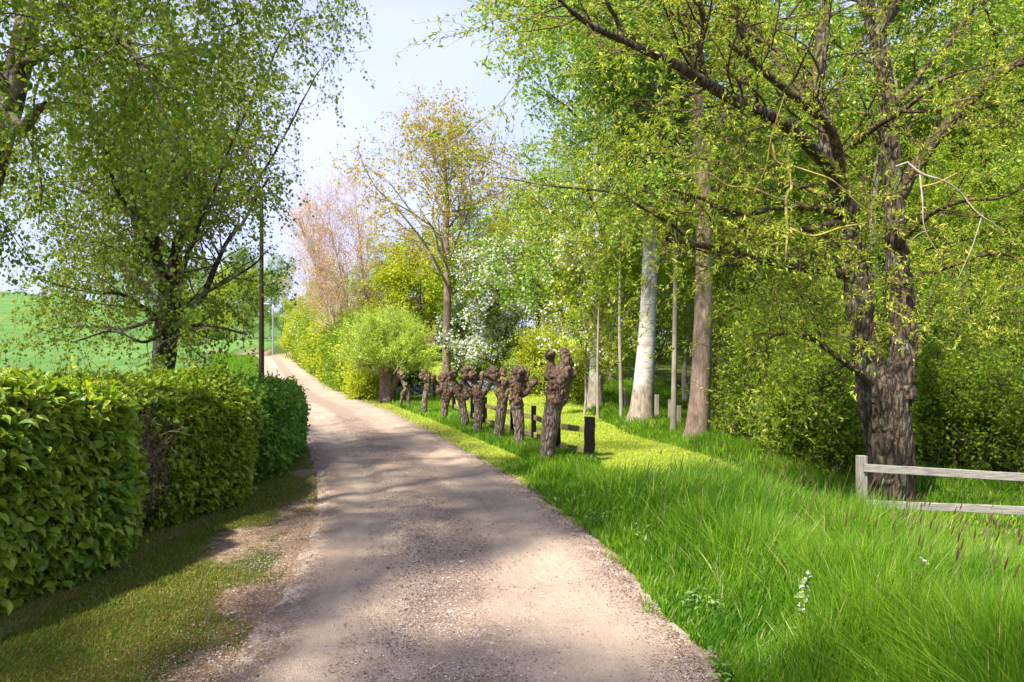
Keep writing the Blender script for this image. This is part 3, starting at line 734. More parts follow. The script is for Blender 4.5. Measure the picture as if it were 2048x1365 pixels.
L8 = [C6(1410, 545, 30, D0), C6(1500, 475, 24, D0 - .5), C6(1600, 408, 19, D0 - 1), C6(1700, 325, 14, D0 - 1.3), C6(1800, 275, 11, D0 - 1.6), C6(1920, 245, 6, D0 - 1.8)]
L8b = [C6(1600, 408, 16, D0 - 1), C6(1700, 400, 13, D0 - 1.1), C6(1800, 370, 10, D0 - 1.2), C6(1880, 372, 5, D0 - 1.3)]
L9 = [C6(1556, 760, 56, D0 + .4), C6(1700, 540, 46, D0 + .3), C6(1850, 385, 42, D0 + .2), C6(1950, 295, 38, D0), C6(2048, 220, 34, D0 - .1), C6(2200, 90, 24, D0 - .3)]
L10 = [C6(1590, 920, 34, D0 + .2), C6(1700, 790, 20, D0 - .3), C6(1820, 740, 14, D0 - .7), C6(1960, 730, 10, D0 - 1), C6(2120, 690, 5, D0 - 1.2)]
L11 = [C6(1600, 1060, 30, D0), C6(1750, 1000, 18, D0 - .4), C6(1900, 960, 13, D0 - .8), C6(2060, 985, 8, D0 - 1.1)]
L12 = [C6(1370, 760, 30, D0), C6(1230, 700, 20, D0 + .5), C6(1060, 640, 16, D0 + .9), C6(850, 590, 12, D0 + 1.1), C6(640, 580, 9, D0 + 1.2), C6(420, 565, 4, D0 + 1.3)]
L13 = [C6(1300, 480, 26, D0), C6(1180, 300, 19, D0 + .6), C6(1050, 130, 15, D0 + 1), C6(900, 0, 12, D0 + 1.2), C6(750, -140, 7, D0 + 1.3)]
L14 = [C6(1280, 360, 24, D0), C6(1100, 180, 16, D0 + .2), C6(900, 60, 12, D0), C6(700, 10, 9, D0 - .4), C6(560, 5, 5, D0 - .6)]
L15 = [C6(1540, 420, 26, D0 + .4), C6(1680, 260, 20, D0 + .5), C6(1820, 100, 16, D0 + .5), C6(1950, -60, 10, D0 + .5)]
L16 = [C4(640, 330, 40, D0), C4(500, 210, 22, D0 - .5), C4(380, 130, 14, D0 - .8), C4(250, 130, 9, D0 - 1), C4(160, 230, 4, D0 - 1.1)]
mp_ = [tube1(p, 16, 26) for p in trunk + fork] + [tube1(p, 12, 26) for p in (L1,)]
for q_ in range(9):
    c = A(C4(rg.uniform(620, 730), rg.uniform(250, 700), 0, D0))[:3]
    mp_.append(ball(c + [0, rg.uniform(-.12, -.02), 0], rg.uniform(.09, .15), q_, 2, .3))
def wdisp(w):
    low = sm((3.6 - w[:, 2]) / 1.5)
    x = w[:, 0] + .25 * w[:, 2] * 0
    fur = 1 - 2.2 * np.abs(fbm(np.stack([w[:, 0] * 13, w[:, 1] * 13, w[:, 2] * 2.6], -1), 3))
    chip = vnoise(w * 30)
    return (.3 + .7 * low) * (.03 * fur + .007 * chip)
solid('trunk', mp_, .024, t, M['willow_bark'], wdisp)
wl = [L2, L2b, L3, L3b, L4, L5, L6, L7, L8, L8b, L9, L10, L11, L12, L13, L14, L15, L16]
LP, LR = limbs(wl, 26, .05, rg)
V, f = tubes(LP, LR, 8); mk('limbs', V, f, M['limb_bark'], t, smooth=True)
AP, AR = limbs(wl + [L1] + trunk[1:] + fork, 26)
B1, BR1 = spawn(rg, AP, AR, 4.6, 1.25, ang=55, angsd=18, t0=.25, K=8, rf=.35, trop=(0, 0, .15), wob=.2, per_m=True, rmin=.004)
BR1 = np.minimum(BR1, .013)
B2, BR2 = spawn(rg, B1, BR1, 8, .5, ang=42, angsd=18, t0=.12, K=6, rf=.5, trop=(0, 0, -.5), wob=.16, rmin=.0017)
x1, xr1 = spawn(rg, LP, LR, 2.2, .5, ang=50, angsd=18, t0=.15, K=6, rf=.2, trop=(0, 0, -.5), wob=.16, per_m=True, rmin=.003)
xr1 = np.minimum(xr1, .006)
V, f = merge(tubes(B1, BR1, 5), tubes(x1, xr1, 4)); mk('branches', V, f, M['limb_bark'], t)
# long pendulous shoots hanging low by the trunk and at the right
hp = rg.rand(130, 1); H0 = np.concatenate([P(px, py, D0 - 1 + dd)[None] for px, py, dd in zip(rg.uniform(1500, 2100, 130), rg.uniform(430, 690, 130), rg.uniform(-.8, .9, 130))])
HP = np.repeat(H0[:, None, :], 2, 1); HP[:, 1] += nrm(rg.randn(130, 3) * [1, 1, .2]) * .05
Hh, HR = spawn(rg, HP, np.full((130, 2), .006), 1, .62, ang=20, angsd=20, K=8, trop=(0, 0, -1.4), wob=.12, t0=0)
B2a = np.concatenate([B2, x1]); BRa = np.concatenate([BR2, xr1])
V, f = merge(tubes(B2a, BRa, 3), tubes(Hh, HR, 3)); mk('twigs', V, f, M['limb_bark'], t)
lp, la = along(rg, B2a, 20, .014); l2, a2 = along(rg, Hh, 34, .012)
lp = np.concatenate([lp, l2]); la = np.concatenate([la, a2])
# the willow stays open over its lower trunk
def wkeep(p):
    px = p[:, 0] / p[:, 1] * F + 1024; py = HY - (p[:, 2] - CH) / p[:, 1] * F
    return ~((p[:, 2] < 1.6) & (p[:, 0] < 5.6) & (p[:, 0] > 3.7) & (rg.rand(len(p)) < .85)) & (p[:, 2] > .7)
leaves('foliage', rg, lp, la + rg.randn(len(la), 3) * .5 + [0, 0, .1], .052, .27, M['willow_leaf'], t, TL, keep=wkeep)
cp, ca = along(rg, B2a, 3, .012, .2); c2_, ca2 = along(rg, Hh, 9, .01, .3)
cp = np.concatenate([cp, c2_]); ca = np.concatenate([ca, ca2])
leaves('catkins', rg, cp, rg.randn(len(cp), 3) * .5 + [0, 0, .15], .056, .27, M['catkin'], t, keep=wkeep)
dead = [[C6(1570, 622, 12, D0 - 1.6), C6(1650, 650, 14, D0 - 1.7), C6(1750, 670, 10, D0 - 1.8), C6(1820, 720, 9, D0 - 1.8), C6(1900, 800, 7, D0 - 1.9), C6(1970, 875, 3, D0 - 1.9)],
        [C6(1660, 650, 11, D0 - 1.7), C6(1670, 760, 9, D0 - 1.8), C6(1680, 860, 7, D0 - 1.8), C6(1745, 970, 3, D0 - 1.8)],
        [C6(1898, 795, 7, D0 - 1.9), C6(1850, 930, 6, D0 - 1.9), C6(1800, 1050, 3, D0 - 1.9)],
        [C6(1680, 865, 5, D0 - 1.8), C6(1640, 880, 4, D0 - 1.8), C6(1608, 915, 2, D0 - 1.8)]]
for dd in dead[:1] + dead[1:]: pass
DP, DR = limbs(dead, 24, .07, rg); DR = DR * .68; V, f = tubes(DP, DR, 6); mk('dead_branch', V, f, M['dead_bark'], t, smooth=True)
lich = [[C6(1110, 540, 9, D0 - 1.6), C6(1135, 590, 11, D0 - 1.6), C6(1180, 660, 12, D0 - 1.6), C6(1160, 740, 13, D0 - 1.7), C6(1165, 850, 13, D0 - 1.7), C6(1158, 970, 5, D0 - 1.8)],
        [C6(1165, 850, 10, D0 - 1.7), C6(1260, 880, 9, D0 - 1.8), C6(1370, 848, 8, D0 - 1.9), C6(1460, 834, 4, D0 - 1.9)],
        [C6(1160, 750, 11, D0 - 1.7), C6(1060, 705, 10, D0 - 1.7), C6(950, 700, 9, D0 - 1.8), C6(870, 650, 6, D0 - 1.8), C6(700, 630, 4, D0 - 1.9)],
        [C6(1140, 600, 8, D0 - 1.6), C6(1240, 640, 7, D0 - 1.7), C6(1340, 680, 5, D0 - 1.8), C6(1440, 770, 3, D0 - 1.8)],
        [C6(1000, 795, 9, D0 - 1.2), C6(1080, 640, 7, D0 - 1.4), C6(1110, 500, 6, D0 - 1.5), C6(1150, 370, 4, D0 - 1.6)],
        [C6(1660, 700, 8, D0 - 1.7), C6(1730, 680, 8, D0 - 1.8), C6(1800, 645, 4, D0 - 1.8)]]
DP, DR = limbs(lich, 24, .08, rg); DR = DR * .9; V, f = tubes(DP, DR, 6); mk('lichen_branch', V, f, M['lichen'], t, smooth=True)

# ---------------------------------------------------------------- birches on the left
rg = np.random.RandomState(8)
DB = 11.2
def C7(x, y, w, dd=0): px, py = c7(x, y); return [*P(px, py, DB + dd), w / 1.796 / F * DB / 2]
bb = P(325, 880, DB); bb[2] = hgt(bb[0], bb[1])
t = thing('birch', 'broad many-stemmed birch with drooping twigs behind the hedge', 'tree', bb)
bt = [[C7(585, 1560, 90), C7(588, 1420, 80), C7(590, 1300, 76), C7(596, 1200, 80), C7(612, 1080, 76), C7(625, 1020, 60)]]
bl = [[C7(600, 1090, 46), C7(560, 900, 34, -.3), C7(530, 700, 26, -.6), C7(490, 500, 22, -.8), C7(435, 350, 18, -1), C7(420, 100, 10, -1.2), C7(430, -150, 5, -1.2)],
      [C7(625, 1060, 48), C7(668, 850, 36, .3), C7(700, 700, 32, .4), C7(722, 570, 26, .5), C7(770, 400, 18, .6), C7(800, 180, 12, .8), C7(850, -80, 6, .8)],
      [C7(618, 1040, 44), C7(640, 850, 30, -.3), C7(652, 700, 24, -.5), C7(640, 500, 18, -.6), C7(620, 300, 13, -.8), C7(600, 0, 7, -.8)],
      [C7(640, 1110, 36), C7(720, 1070, 24, -.4), C7(765, 985, 20, -.6), C7(800, 900, 14, -.8), C7(880, 780, 11, -.9), C7(965, 640, 7, -1)],
      [C7(590, 1080, 30), C7(480, 1000, 20, .4), C7(400, 900, 15, .7), C7(300, 830, 12, 1), C7(140, 790, 6, 1.2)],
      [C7(580, 1160, 26), C7(450, 1065, 14, -.5), C7(330, 1050, 9, -.8), C7(180, 1015, 5, -1)],
      [C7(600, 900, 26), C7(480, 780, 17, .8), C7(340, 650, 12, 1.2), C7(190, 480, 6, 1.5)],
      [C7(660, 860, 26), C7(760, 740, 16, .2), C7(880, 690, 11, 0), C7(1000, 520, 8, 0), C7(1090, 360, 6, -.1), C7(1190, 190, 3, -.2)],
      [C7(620, 1180, 20), C7(740, 1170, 11, -.7), C7(880, 1200, 5, -1.2)],
      [C7(700, 690, 22), C7(830, 500, 15, 1), C7(930, 300, 10, 1.2), C7(1040, 100, 6, 1.2), C7(1100, -60, 3, 1.2)],
      [C7(590, 1000, 26), C7(440, 700, 15, -1.2), C7(330, 420, 9, -1.8), C7(280, 200, 5, -2)],
      [C7(640, 1000, 24), C7(700, 850, 13, -1.3), C7(800, 600, 9, -2), C7(880, 400, 5, -2.2)],
      [C7(585, 1130, 20), C7(440, 1180, 12, .5), C7(300, 1170, 8, .8), C7(150, 1190, 4, 1)],
      [C7(600, 1180, 18), C7(520, 1230, 10, -.6), C7(400, 1190, 7, -1), C7(250, 1230, 4, -1.4)],
      [C7(640, 1100, 20), C7(800, 1020, 12, .4), C7(900, 960, 8, .4), C7(960, 900, 5, .3)],
      [C7(640, 900, 20), C7(700, 600, 13, 1.5), C7(760, 300, 8, 2), C7(840, 60, 5, 2)],
      [C7(560, 900, 20), C7(450, 600, 13, 1.5), C7(360, 300, 8, 2), C7(300, 60, 5, 2)]]
BP, BR = limbs(bl, 18, .06, rg)
TP, TR = limbs(bt, 16)
V, f = merge(tubes(TP, TR * (1 + .08 * rg.randn(1, 16)), 14), tubes(BP, BR, 8)); mk('trunk', V, f, M['birch_bark'], t, smooth=True)
B1, R1 = spawn(rg, BP, BR, 5.2, 1.1, ang=52, angsd=16, t0=.12, K=8, rf=.4, trop=(0, 0, .1), wob=.16, per_m=True, rmin=.005); R1 = np.minimum(R1, .016)
B2, R2 = spawn(rg, B1, R1, 9, .75, ang=50, angsd=22, t0=.15, K=7, rf=.45, trop=(0, 0, -1.3), wob=.13, rmin=.003)
def bkeep(p):
    # ragged right side of the crown; the crown keeps clear of the open road
    lim = np.interp(p[:, 2], [0, 1.2, 2.2, 3.5, 4.3, 5.4, 6.3, 7.5], [-3.5, -3.6, -3.3, -2.95, -2.8, -2.45, -2.0, -2.1]) + .3 * vnoise(p * 2.2)
    return (p[:, 0] < lim) & (p[:, 2] > 1.25 + .4 * vnoise(p * 1.7)) & (vnoise(p * 1.1 + 40) > -.62)
k1 = bkeep(B1[:, -1]); B1, R1 = B1[k1], R1[k1]; 
k2 = bkeep(B2[:, -1]) & bkeep(B2[:, 0]); B2, R2 = B2[k2], R2[k2]
V, f = merge(tubes(B1, R1, 4), tubes(B2, R2, 3)); mk('twigs', V, f, M['twig'], t)
lp, la = along(rg, B2, 22, .04)
leaves('foliage', rg, lp, la * .3 + rg.randn(len(la), 3) * .6 + [0, 0, -.4], .047, .85, M['birch_leaf'], t, keep=bkeep)

# nearer birch, its trunk at the left edge
DN = 6.6
def CN(x, y, w, dd=0): return [*P(x, y, DN + dd), w / F * DN / 2]
nb = P(-140, 1050, DN); nb[2] = hgt(nb[0], nb[1])
t = thing('birch', 'pale barked birch leaning in from the left edge, its branches overhanging the hedge', 'tree', nb)
nt_ = [[CN(-150, 1180, 90), CN(-140, 1000, 80), CN(-95, 620, 66), CN(-40, 400, 60), CN(8, 240, 56), CN(45, 100, 46), CN(72, -60, 42), CN(90, -300, 36), CN(80, -700, 24), CN(60, -1100, 12)]]
nl_ = [[CN(8, 235, 40), CN(45, 245, 26, -.2), CN(70, 215, 18, -.3), CN(92, 200, 10, -.4)],
       [CN(40, 120, 34), CN(130, 100, 14, -.3), CN(230, 75, 9, -.5), CN(290, 150, 6, -.7), CN(340, 260, 3, -.8)],
       [CN(60, 30, 30), CN(160, 18, 14, .2), CN(250, 90, 9, .3), CN(330, 150, 5, .3)],
       [CN(78, -120, 30), CN(220, -140, 18, .5), CN(380, -110, 12, 1), CN(540, -60, 6, 1.4)],
       [CN(85, -260, 30), CN(240, -330, 18, -.6), CN(420, -360, 12, -1.2), CN(620, -300, 6, -1.6)],
       [CN(85, -420, 26), CN(240, -560, 16, 1), CN(420, -640, 11, 1.8), CN(600, -640, 6, 2.4)],
       [CN(85, -600, 24), CN(200, -800, 15, -1), CN(380, -950, 10, -1.8), CN(560, -1000, 6, -2.4)],
       [CN(20, 190, 26), CN(-40, 60, 16, -.6), CN(-60, -60, 10, -1.2), CN(0, -180, 6, -1.6)],
       [CN(60, 0, 24), CN(-60, -160, 16, .8), CN(-150, -260, 10, 1.6), CN(-240, -330, 6, 2.2)],
       [CN(-30, 380, 22), CN(-90, 330, 14, .8), CN(-60, 300, 9, 1.4), CN(30, 310, 5, 1.9)],
       [CN(78, -120, 22), CN(150, -60, 12, 1.2), CN(200, 60, 8, 1.9), CN(240, 160, 4, 2.3)],
       [CN(75, -700, 20), CN(0, -900, 14, -1.2), CN(-80, -1000, 9, -2), CN(-160, -1050, 5, -2.8)]]
BP, BR = limbs(nl_, 16, .05, rg); TP, TR = limbs(nt_, 22)
V, f = tubes(TP, TR, 16); mk('trunk', V, f, M['birch_bark'], t, smooth=True)
V, f = tubes(BP, BR, 7); mk('limbs', V, f, M['twig'], t, smooth=True)
B1, R1 = spawn(rg, BP, BR, 9, .8, ang=50, angsd=18, t0=.1, K=7, rf=.4, trop=(0, 0, -.2), wob=.16, per_m=True, rmin=.003); R1 = np.minimum(R1, .008)
B2, R2 = spawn(rg, B1, R1, 9, .45, ang=50, angsd=22, t0=.15, K=6, rf=.5, trop=(0, 0, -1.3), wob=.13, rmin=.0015)
V, f = merge(tubes(B1, R1, 4), tubes(B2, R2, 3)); mk('twigs', V, f, M['twig'], t)
lp, la = along(rg, B2, 18, .035)
leaves('foliage', rg, lp, la * .3 + rg.randn(len(la), 3) * .6 + [0, 0, -.4], .04, .8, M['birch_leaf_near'], t, T6)
cp, ca = along(rg, B2[::5], 1, .01, .8); leaves('catkins', rg, cp, rg.randn(len(cp), 3) * .15 + [0, 0, -1.], .05, .16, M['catkin'], t)

copy_thing(t, (float(nb[0]) - .3, .6, 0), 0.5, 1.0, 'pale barked birch standing left of the photographer, out of the picture, shading the lane')
# ---------------------------------------------------------------- clipped hedge, in four bushes
def hedge_box(name, label, y0, y1, xf, xb, z0, z1, n, L, W, mat, tmpl, seed, bul=.12, cut=None, lean=.0, endcap=False):
    """xf: x of the road face (function of y), xb: back x; z1: top (function of y)"""
    rg = np.random.RandomState(seed)
    ym = (y0 + y1) / 2; xm = float(xf(ym))
    t = thing(name, label, 'hedge', (xm - .4, ym, hgt(xm - .4, ym)))
    # sample rounded-box shell
    y = rg.uniform(y0, y1, n); face = rg.rand(n); H = z1(y); Wd = xf(y) - xb
    per = H + Wd
    s = face * per * 1.12
    X0 = np.where(s < H, xf(y), np.where(s < per, xf(y) - (s - H), xb))
    Z0 = np.where(s < H, s, np.where(s < per, H, H - (s - per) * 2.5))
    Nn_ = np.stack([np.where(s < H, 1., np.where(s < per, 0., -1.)), np.zeros(n), np.where((s >= H) & (s < per), 1., .0)], -1)
    # round the top corner
    rc = .42
    cz = np.clip((Z0 - (H - rc)) / rc, 0, 1); cxn = np.clip((X0 - (xf(y) - rc)) / rc, 0, 1)
    corner = (cz > 0) & (cxn > 0)
    a = np.arctan2(cz, cxn)
    Nn_[corner] = np.stack([np.cos(a), 0 * a, np.sin(a)], -1)[corner]
    X0 = np.where(corner, xf(y) - rc + rc * np.cos(a) * 1.0, X0); Z0 = np.where(corner, H - rc + rc * np.sin(a), Z0)
    Yo = y.copy()
    if endcap:
        m = rg.rand(n) < .16; k = m.sum()
        X0[m] = rg.uniform(xb, float(xf(y1)), k); Z0[m] = rg.uniform(0, 1, k) * z1(np.full(k, y1)); Yo[m] = y1; Nn_[m] = [0, 1, 0]
    er = .3  # rounding of the far end in plan
    if endcap:
        e = np.clip((Yo - (y1 - er)) / er, 0, 1); X0 = np.where((X0 > xf(Yo) - er) & (e > 0), X0 - er * (1 - np.sqrt(np.clip(1 - e ** 2, 0, 1))), X0)
    p = np.stack([X0, Yo, Z0], -1)
    dis = bul * fbm(p * 2.1 + seed, 2) + .1 * np.sin(np.pi * np.clip((Yo - y0) / (y1 - y0), 0, 1)) - .07 + .1 * (rg.rand(n) < .05) * rg.rand(n) + .04 * vnoise(p * 7) - .14 * rg.rand(n) ** 1.5 - .1 * sm(1 - Z0 / .3) * (s < H)
    p = p + Nn_ * dis[:, None]
    p[:, 2] = np.maximum(p[:, 2], .05) + hgt(p[:, 0], p[:, 1]) + z0
    ok = np.ones(n, bool)
    if cut is not None: ok = cut(p, rg)
    p = p[ok]; Nv = Nn_[ok]; n = len(p)
    ax = nrm(Nv * .6 + rg.randn(n, 3) * .6 + [0, 0, -.35]) ; nref = Nv * .8 + [0, 0, .9] + rg.randn(n, 3) * .45
    upf = (Nv[:, 2] > .5); ax[upf] = nrm(rg.randn(upf.sum(), 3) * .5 + [.2, 0, .3])
    rnd = np.clip(rg.rand(n) * .85 + .12 * (Nv[:, 2] > .3) + .1 * vnoise(p * 1.6), 0, 1)
    leaves('foliage', rg, p, ax, L, W, mat, t, tmpl, nref=nref, rnd=rnd)
    # young shoots sticking out past the clipped face and top
    ks = int(90 * (y1 - y0)); wgt = .25 + 1.2 * (Nv[:, 2] > .3); pick = rg.choice(len(p), ks, p=wgt / wgt.sum())
    d0 = nrm(Nv[pick] * .7 + [0, 0, .7] + rg.randn(ks, 3) * .35); ln = .06 + .16 * rg.rand(ks) ** 2
    Qs = p[pick][:, None, :] + d0[:, None, :] * (ln[:, None, None] * np.linspace(-.3, 1, 4)[None, :, None])
    V, f = tubes(Qs, np.linspace(.003, .0012, 4)[None].repeat(ks, 0), 3); mk('shoots', V, f, M['twig'], t)
    sp, sa = along(rg, Qs, 6, .004, .2)
    leaves('shoot_leaves', rg, sp, sa * .6 + rg.randn(len(sa), 3) * .6, L * .62, W, mat, t, T6, rnd=np.clip(.55 + .45 * rg.rand(len(sp)), 0, .93))
    # woody inside
    ns = int((y1 - y0) * 34); sy = rg.uniform(y0 + .05, y1 - .12, ns); sx = rg.uniform(xb + .15, xf(sy) - .18)
    L0 = np.stack([sx, sy, hgt(sx, sy) - .03], -1)
    Pn = np.repeat(L0[:, None, :], 2, 1); Pn[:, 1, 2] += .1
    Q, Rn = spawn(rg, Pn, np.full((ns, 2), .016), 1, .95, ang=4, angsd=3, t0=0, K=8, rf=.8, wob=.06, shape=None)
    sc_ = (z1(sy) * .85)[:, None, None]; Q = L0[:, None, :] + (Q - L0[:, None, :]) * sc_
    Q2, R2 = spawn(rg, Q, Rn, 16, .2, ang=60, angsd=20, t0=.08, K=5, rf=.4, wob=.2, rmin=.002)
    V, f = merge(tubes(Q, Rn, 5), tubes(Q2, R2, 3)); mk('stems', V, f, M['twig'], t)
    # inner leaf mass so that no daylight shows through
    m = int(n * .5); q = np.stack([rg.uniform(0, 1, m), rg.uniform(y0, y1 - .12, m), rg.uniform(.02, .95, m)], -1)
    q[:, 0] = xb + .06 + (xf(q[:, 1]) - .2 - xb) * q[:, 0]; q[:, 2] = q[:, 2] * (z1(q[:, 1]) - .12) + hgt(q[:, 0], q[:, 1])
    if cut is not None: q = q[cut(q, rg)]
    leaves('inner_foliage', rg, q, rg.randn(len(q), 3), L * 1.1, W, mat, t, T4)
    return t
xf = lambda y: np.interp(y, [2, 4, 5.13, 6.1, 6.5, 7.0, 7.5, 8.3, 9.0, 9.5, 10.5, 13], [-3.9, -3.5, -3.15, -2.86, -3.0, -3.28, -3.05, -2.84, -2.92, -3.0, -2.98, -3.3])
zt = lambda y: np.interp(y, [2, 3.5, 5, 6.2, 6.9, 7.8, 8.6, 9.4, 10.5, 12, 13.3], [1.5, 1.55, 1.53, 1.42, 1.3, 1.34, 1.34, 1.2, 1.2, 1.12, .98])
hedge_box('hedge_bush', 'nearest hedge bush with big leaves and yellow tips at the left edge', 2.6, 6.55, xf, -4.6, 0, zt, 21000, .082, .62, M['hedge_a'], T9, 1)
def gap(p, rg_):
    g = np.exp(-(((p[:, 1] - 7.0) / .36) ** 4)) * sm((p[:, 0] + 3.65) / .2) * (p[:, 2] < 1.15)
    return rg_.rand(len(p)) > g * .93
gb = hedge_box('hedge_bush', 'thin hedge bush with a twiggy bare gap between leafy neighbours', 6.35, 7.75, xf, -4.5, 0, lambda y: zt(y) + .02, 9000, .055, .7, M['hedge_b'], T6, 2, cut=gap)
M['bare_twig'] = plain('brown bare hedge twig', (.13, .075, .05), .9, (.24, .16, .11), 9)
rg = np.random.RandomState(77); ns = 170
yy = 7.0 + rg.randn(ns) * .2; xx = -3.46 + rg.randn(ns) * .07
L0 = np.stack([xx, yy, hgt(xx, yy) + rg.rand(ns) * .7], -1); Pn = np.repeat(L0[:, None, :], 2, 1); Pn[:, 1] += A([.03, 0, .1])
Q, Rn = spawn(rg, Pn, np.full((ns, 2), .0065), 1, .5, ang=22, angsd=16, t0=0, K=7, rf=.8, wob=.13)
Q2, R2 = spawn(rg, Q, Rn, 6, .2, ang=50, angsd=20, t0=.1, K=5, rf=.5, wob=.2, rmin=.0018)
V, f = merge(tubes(Q, Rn, 5), tubes(Q2, R2, 3)); mk('bare_twigs', V, f, M['bare_twig'], gb)
hedge_box('hedge_bush', 'bright lime green hedge bush with rounded front past the bare gap', 7.6, 9.6, xf, -4.3, 0, zt, 15000, .06, .7, M['hedge_b'], T6, 3)
hedge_box('hedge_bush', 'deep green clipped hedge bush at the far end of the hedge', 9.4, 13.3, xf, -4.4, 0, zt, 30000, .06, .7, M['hedge_c'], T6, 4, endcap=True)

# ---------------------------------------------------------------- generic trees and bushes
def maketree(name, label, cat, seed, H, r0, cb, spread, mat_l, mat_b, n1=22, n2=8, n3=6, nl=14, leaf=.07, asp=.75, ang1=55, trop1=.3, trop3=-.3, loc=(0, 0, 0), group=None, top=1.0, shape=None, trunkpts=None, tmpl=T4, keep=None, tw='twig', sides=10, extra=None, exmat=None, wob=.12):
    rg = np.random.RandomState(seed)
    t = thing(name, label, cat, loc, group); L = A(t.location)
    if trunkpts is None:
        zs = np.linspace(0, H, 9); tp = [[L[0] + .02 * H * vnoise(A([z_, seed, 0.])) * (z_ > .1), L[1] + .02 * H * vnoise(A([z_, 0., seed])), L[2] + z_ - .1, max(r0 * (1 - z_ / H) ** .8 * (1.25 if z_ == 0 else 1), .006)] for z_ in zs]
    else: tp = trunkpts
    TP, TR = limbs([tp], 24)
    V, f = tubes(TP, TR, sides); mk('trunk', V, f, M[mat_b], t, smooth=True)
    shp = shape or (lambda u: np.clip(1.25 - np.abs((u - cb) / (1 - cb) - .3) * 1.1, .25, 1.1))
    A1, R1 = spawn(rg, TP, TR, n1, spread, ang=ang1, angsd=12, t0=cb, t1=top, K=9, rf=.45, trop=(0, 0, trop1), wob=wob, shape=shp, rmin=.008)
    A2, R2 = spawn(rg, A1, R1, n2, spread * .42, ang=45, angsd=15, t0=.2, K=7, rf=.5, trop=(0, 0, .1), wob=wob + .03, rmin=.005)
    A3, R3 = spawn(rg, np.concatenate([A2]), R2, n3, spread * .2, ang=45, angsd=20, t0=.2, K=5, rf=.5, trop=(0, 0, trop3), wob=.15, rmin=.003)
    V, f = merge(tubes(A1, R1, 5), tubes(A2, R2, 4), tubes(A3, R3, 3)); mk('branches', V, f, M[tw], t)
    lp, la = along(rg, A3, nl, leaf * .7)
    if keep is not None: kf = keep
    else: kf = None
    leaves('foliage', rg, lp, la * .4 + rg.randn(len(la), 3) * .7 + [0, 0, -.15], leaf, asp, M[mat_l], t, tmpl, keep=kf)
    if extra:
        ep, ea = along(rg, A3, extra, leaf * .9)
        cl = vnoise(ep * 1.5 + seed) > -.15
        ep = ep[cl]; leaves('blossoms', rg, ep, rg.randn(len(ep), 3), leaf * .9, .95, M[exmat], t, T4, keep=kf)
    return t
def bush(name, label, cat, seed, c, rad, mat_l, n=60, leaf=.06, asp=.7, nl=12, group=None, tw='twig', base=.22, keep=None, n2=9, extra=0, exmat=None, up=.25):
    """c base centre on ground, rad (rx,ry,height)"""
    rg = np.random.RandomState(seed); c = A([c[0], c[1], float(hgt(c[0], c[1]))])
    t = thing(name, label, cat, c, group)
    b0 = c + np.stack([rg.randn(n) * rad[0] * base, rg.randn(n) * rad[1] * base, np.full(n, -.03)], -1)
    d = nrm(rg.randn(n * 3, 3)); d = d[d[:, 2] > -.75][:n]; n = len(d); b0 = b0[:n]
    rr = (.65 + .4 * rg.rand(n))[:, None]
    tipz = c + A([0, 0, rad[2] * .38]) + d * rr * A([rad[0], rad[1], rad[2] * .62])
    K = 8; s = np.linspace(0, 1, K)[None, :, None]
    Q = b0[:, None, :] * (1 - s) + tipz[:, None, :] * s
    Q[:, :, 2] += (np.sin(s[..., 0] * np.pi) * .12 * rad[2]); Q += rg.randn(*Q.shape) * .02 * rad[2] * s
    r0 = .012 * rad[2] ** .7
    Rn = np.linspace(r0, r0 * .25, K)[None].repeat(n, 0)
    Q[:, :, 2] = np.maximum(Q[:, :, 2], c[2] + .02)
    A2, R2 = spawn(rg, Q, Rn, n2, .3 * rad[2] ** .6 * .9, ang=50, angsd=20, t0=.12, K=5, rf=.5, trop=(0, 0, .1), wob=.15, rmin=.003)
    V, f = merge(tubes(Q, Rn, 5), tubes(A2, R2, 3)); mk('stems', V, f, M[tw], t)
    lp, la = along(rg, A2, nl, leaf * .9)
    lp[:, 2] = np.maximum(lp[:, 2], c[2] + .03)
    leaves('foliage', rg, lp, la * .4 + rg.randn(len(la), 3) * .7, leaf, asp, M[mat_l], t, T4, keep=keep)
    if extra:
        ep, ea = along(rg, A2, extra, leaf); ep = ep[vnoise(ep * 1.6 + seed) > -.1]
        leaves('blossoms', rg, ep, rg.randn(len(ep), 3), leaf * .9, .95, M[exmat], t, T4, keep=keep)
    return t
def at(px, d): x = (px - 1024) / F * d; return (x, d, float(hgt(x, d)))
def tp_line(lst, d):
    return [[*P(px, py, d), w / F * d / 2] for px, py, w in lst]
# poplars
pd = 13.7
maketree('poplar', 'smooth brown-grey poplar trunk rising nearest the thicket', 'tree', 21, 12, .3, .38, 2.6, 'poplar_leaf', 'poplar_bark', n1=36, n2=9, n3=7, nl=14, leaf=.075,
         loc=at(1393, pd), trunkpts=tp_line([(1388, 905, 66), (1391, 885, 50), (1400, 800, 42), (1406, 650, 36), (1408, 520, 32), (1405, 350, 30), (1395, 150, 25), (1390, -100, 20), (1385, -350, 12)], pd), sides=20)
pd = 16.5
maketree('poplar', 'thick white-barked poplar with rough brown foot', 'tree', 22, 14, .3, .33, 2.8, 'poplar_leaf', 'white_bark', n1=36, n2=9, n3=7, nl=15, leaf=.08,
         loc=at(1282, pd), trunkpts=tp_line([(1278, 866, 72), (1280, 852, 56), (1285, 800, 44), (1292, 700, 36), (1297, 600, 31), (1300, 480, 28), (1298, 300, 26), (1290, 100, 22), (1285, -100, 17), (1280, -300, 10)], pd), sides=20)
pd = 20.5
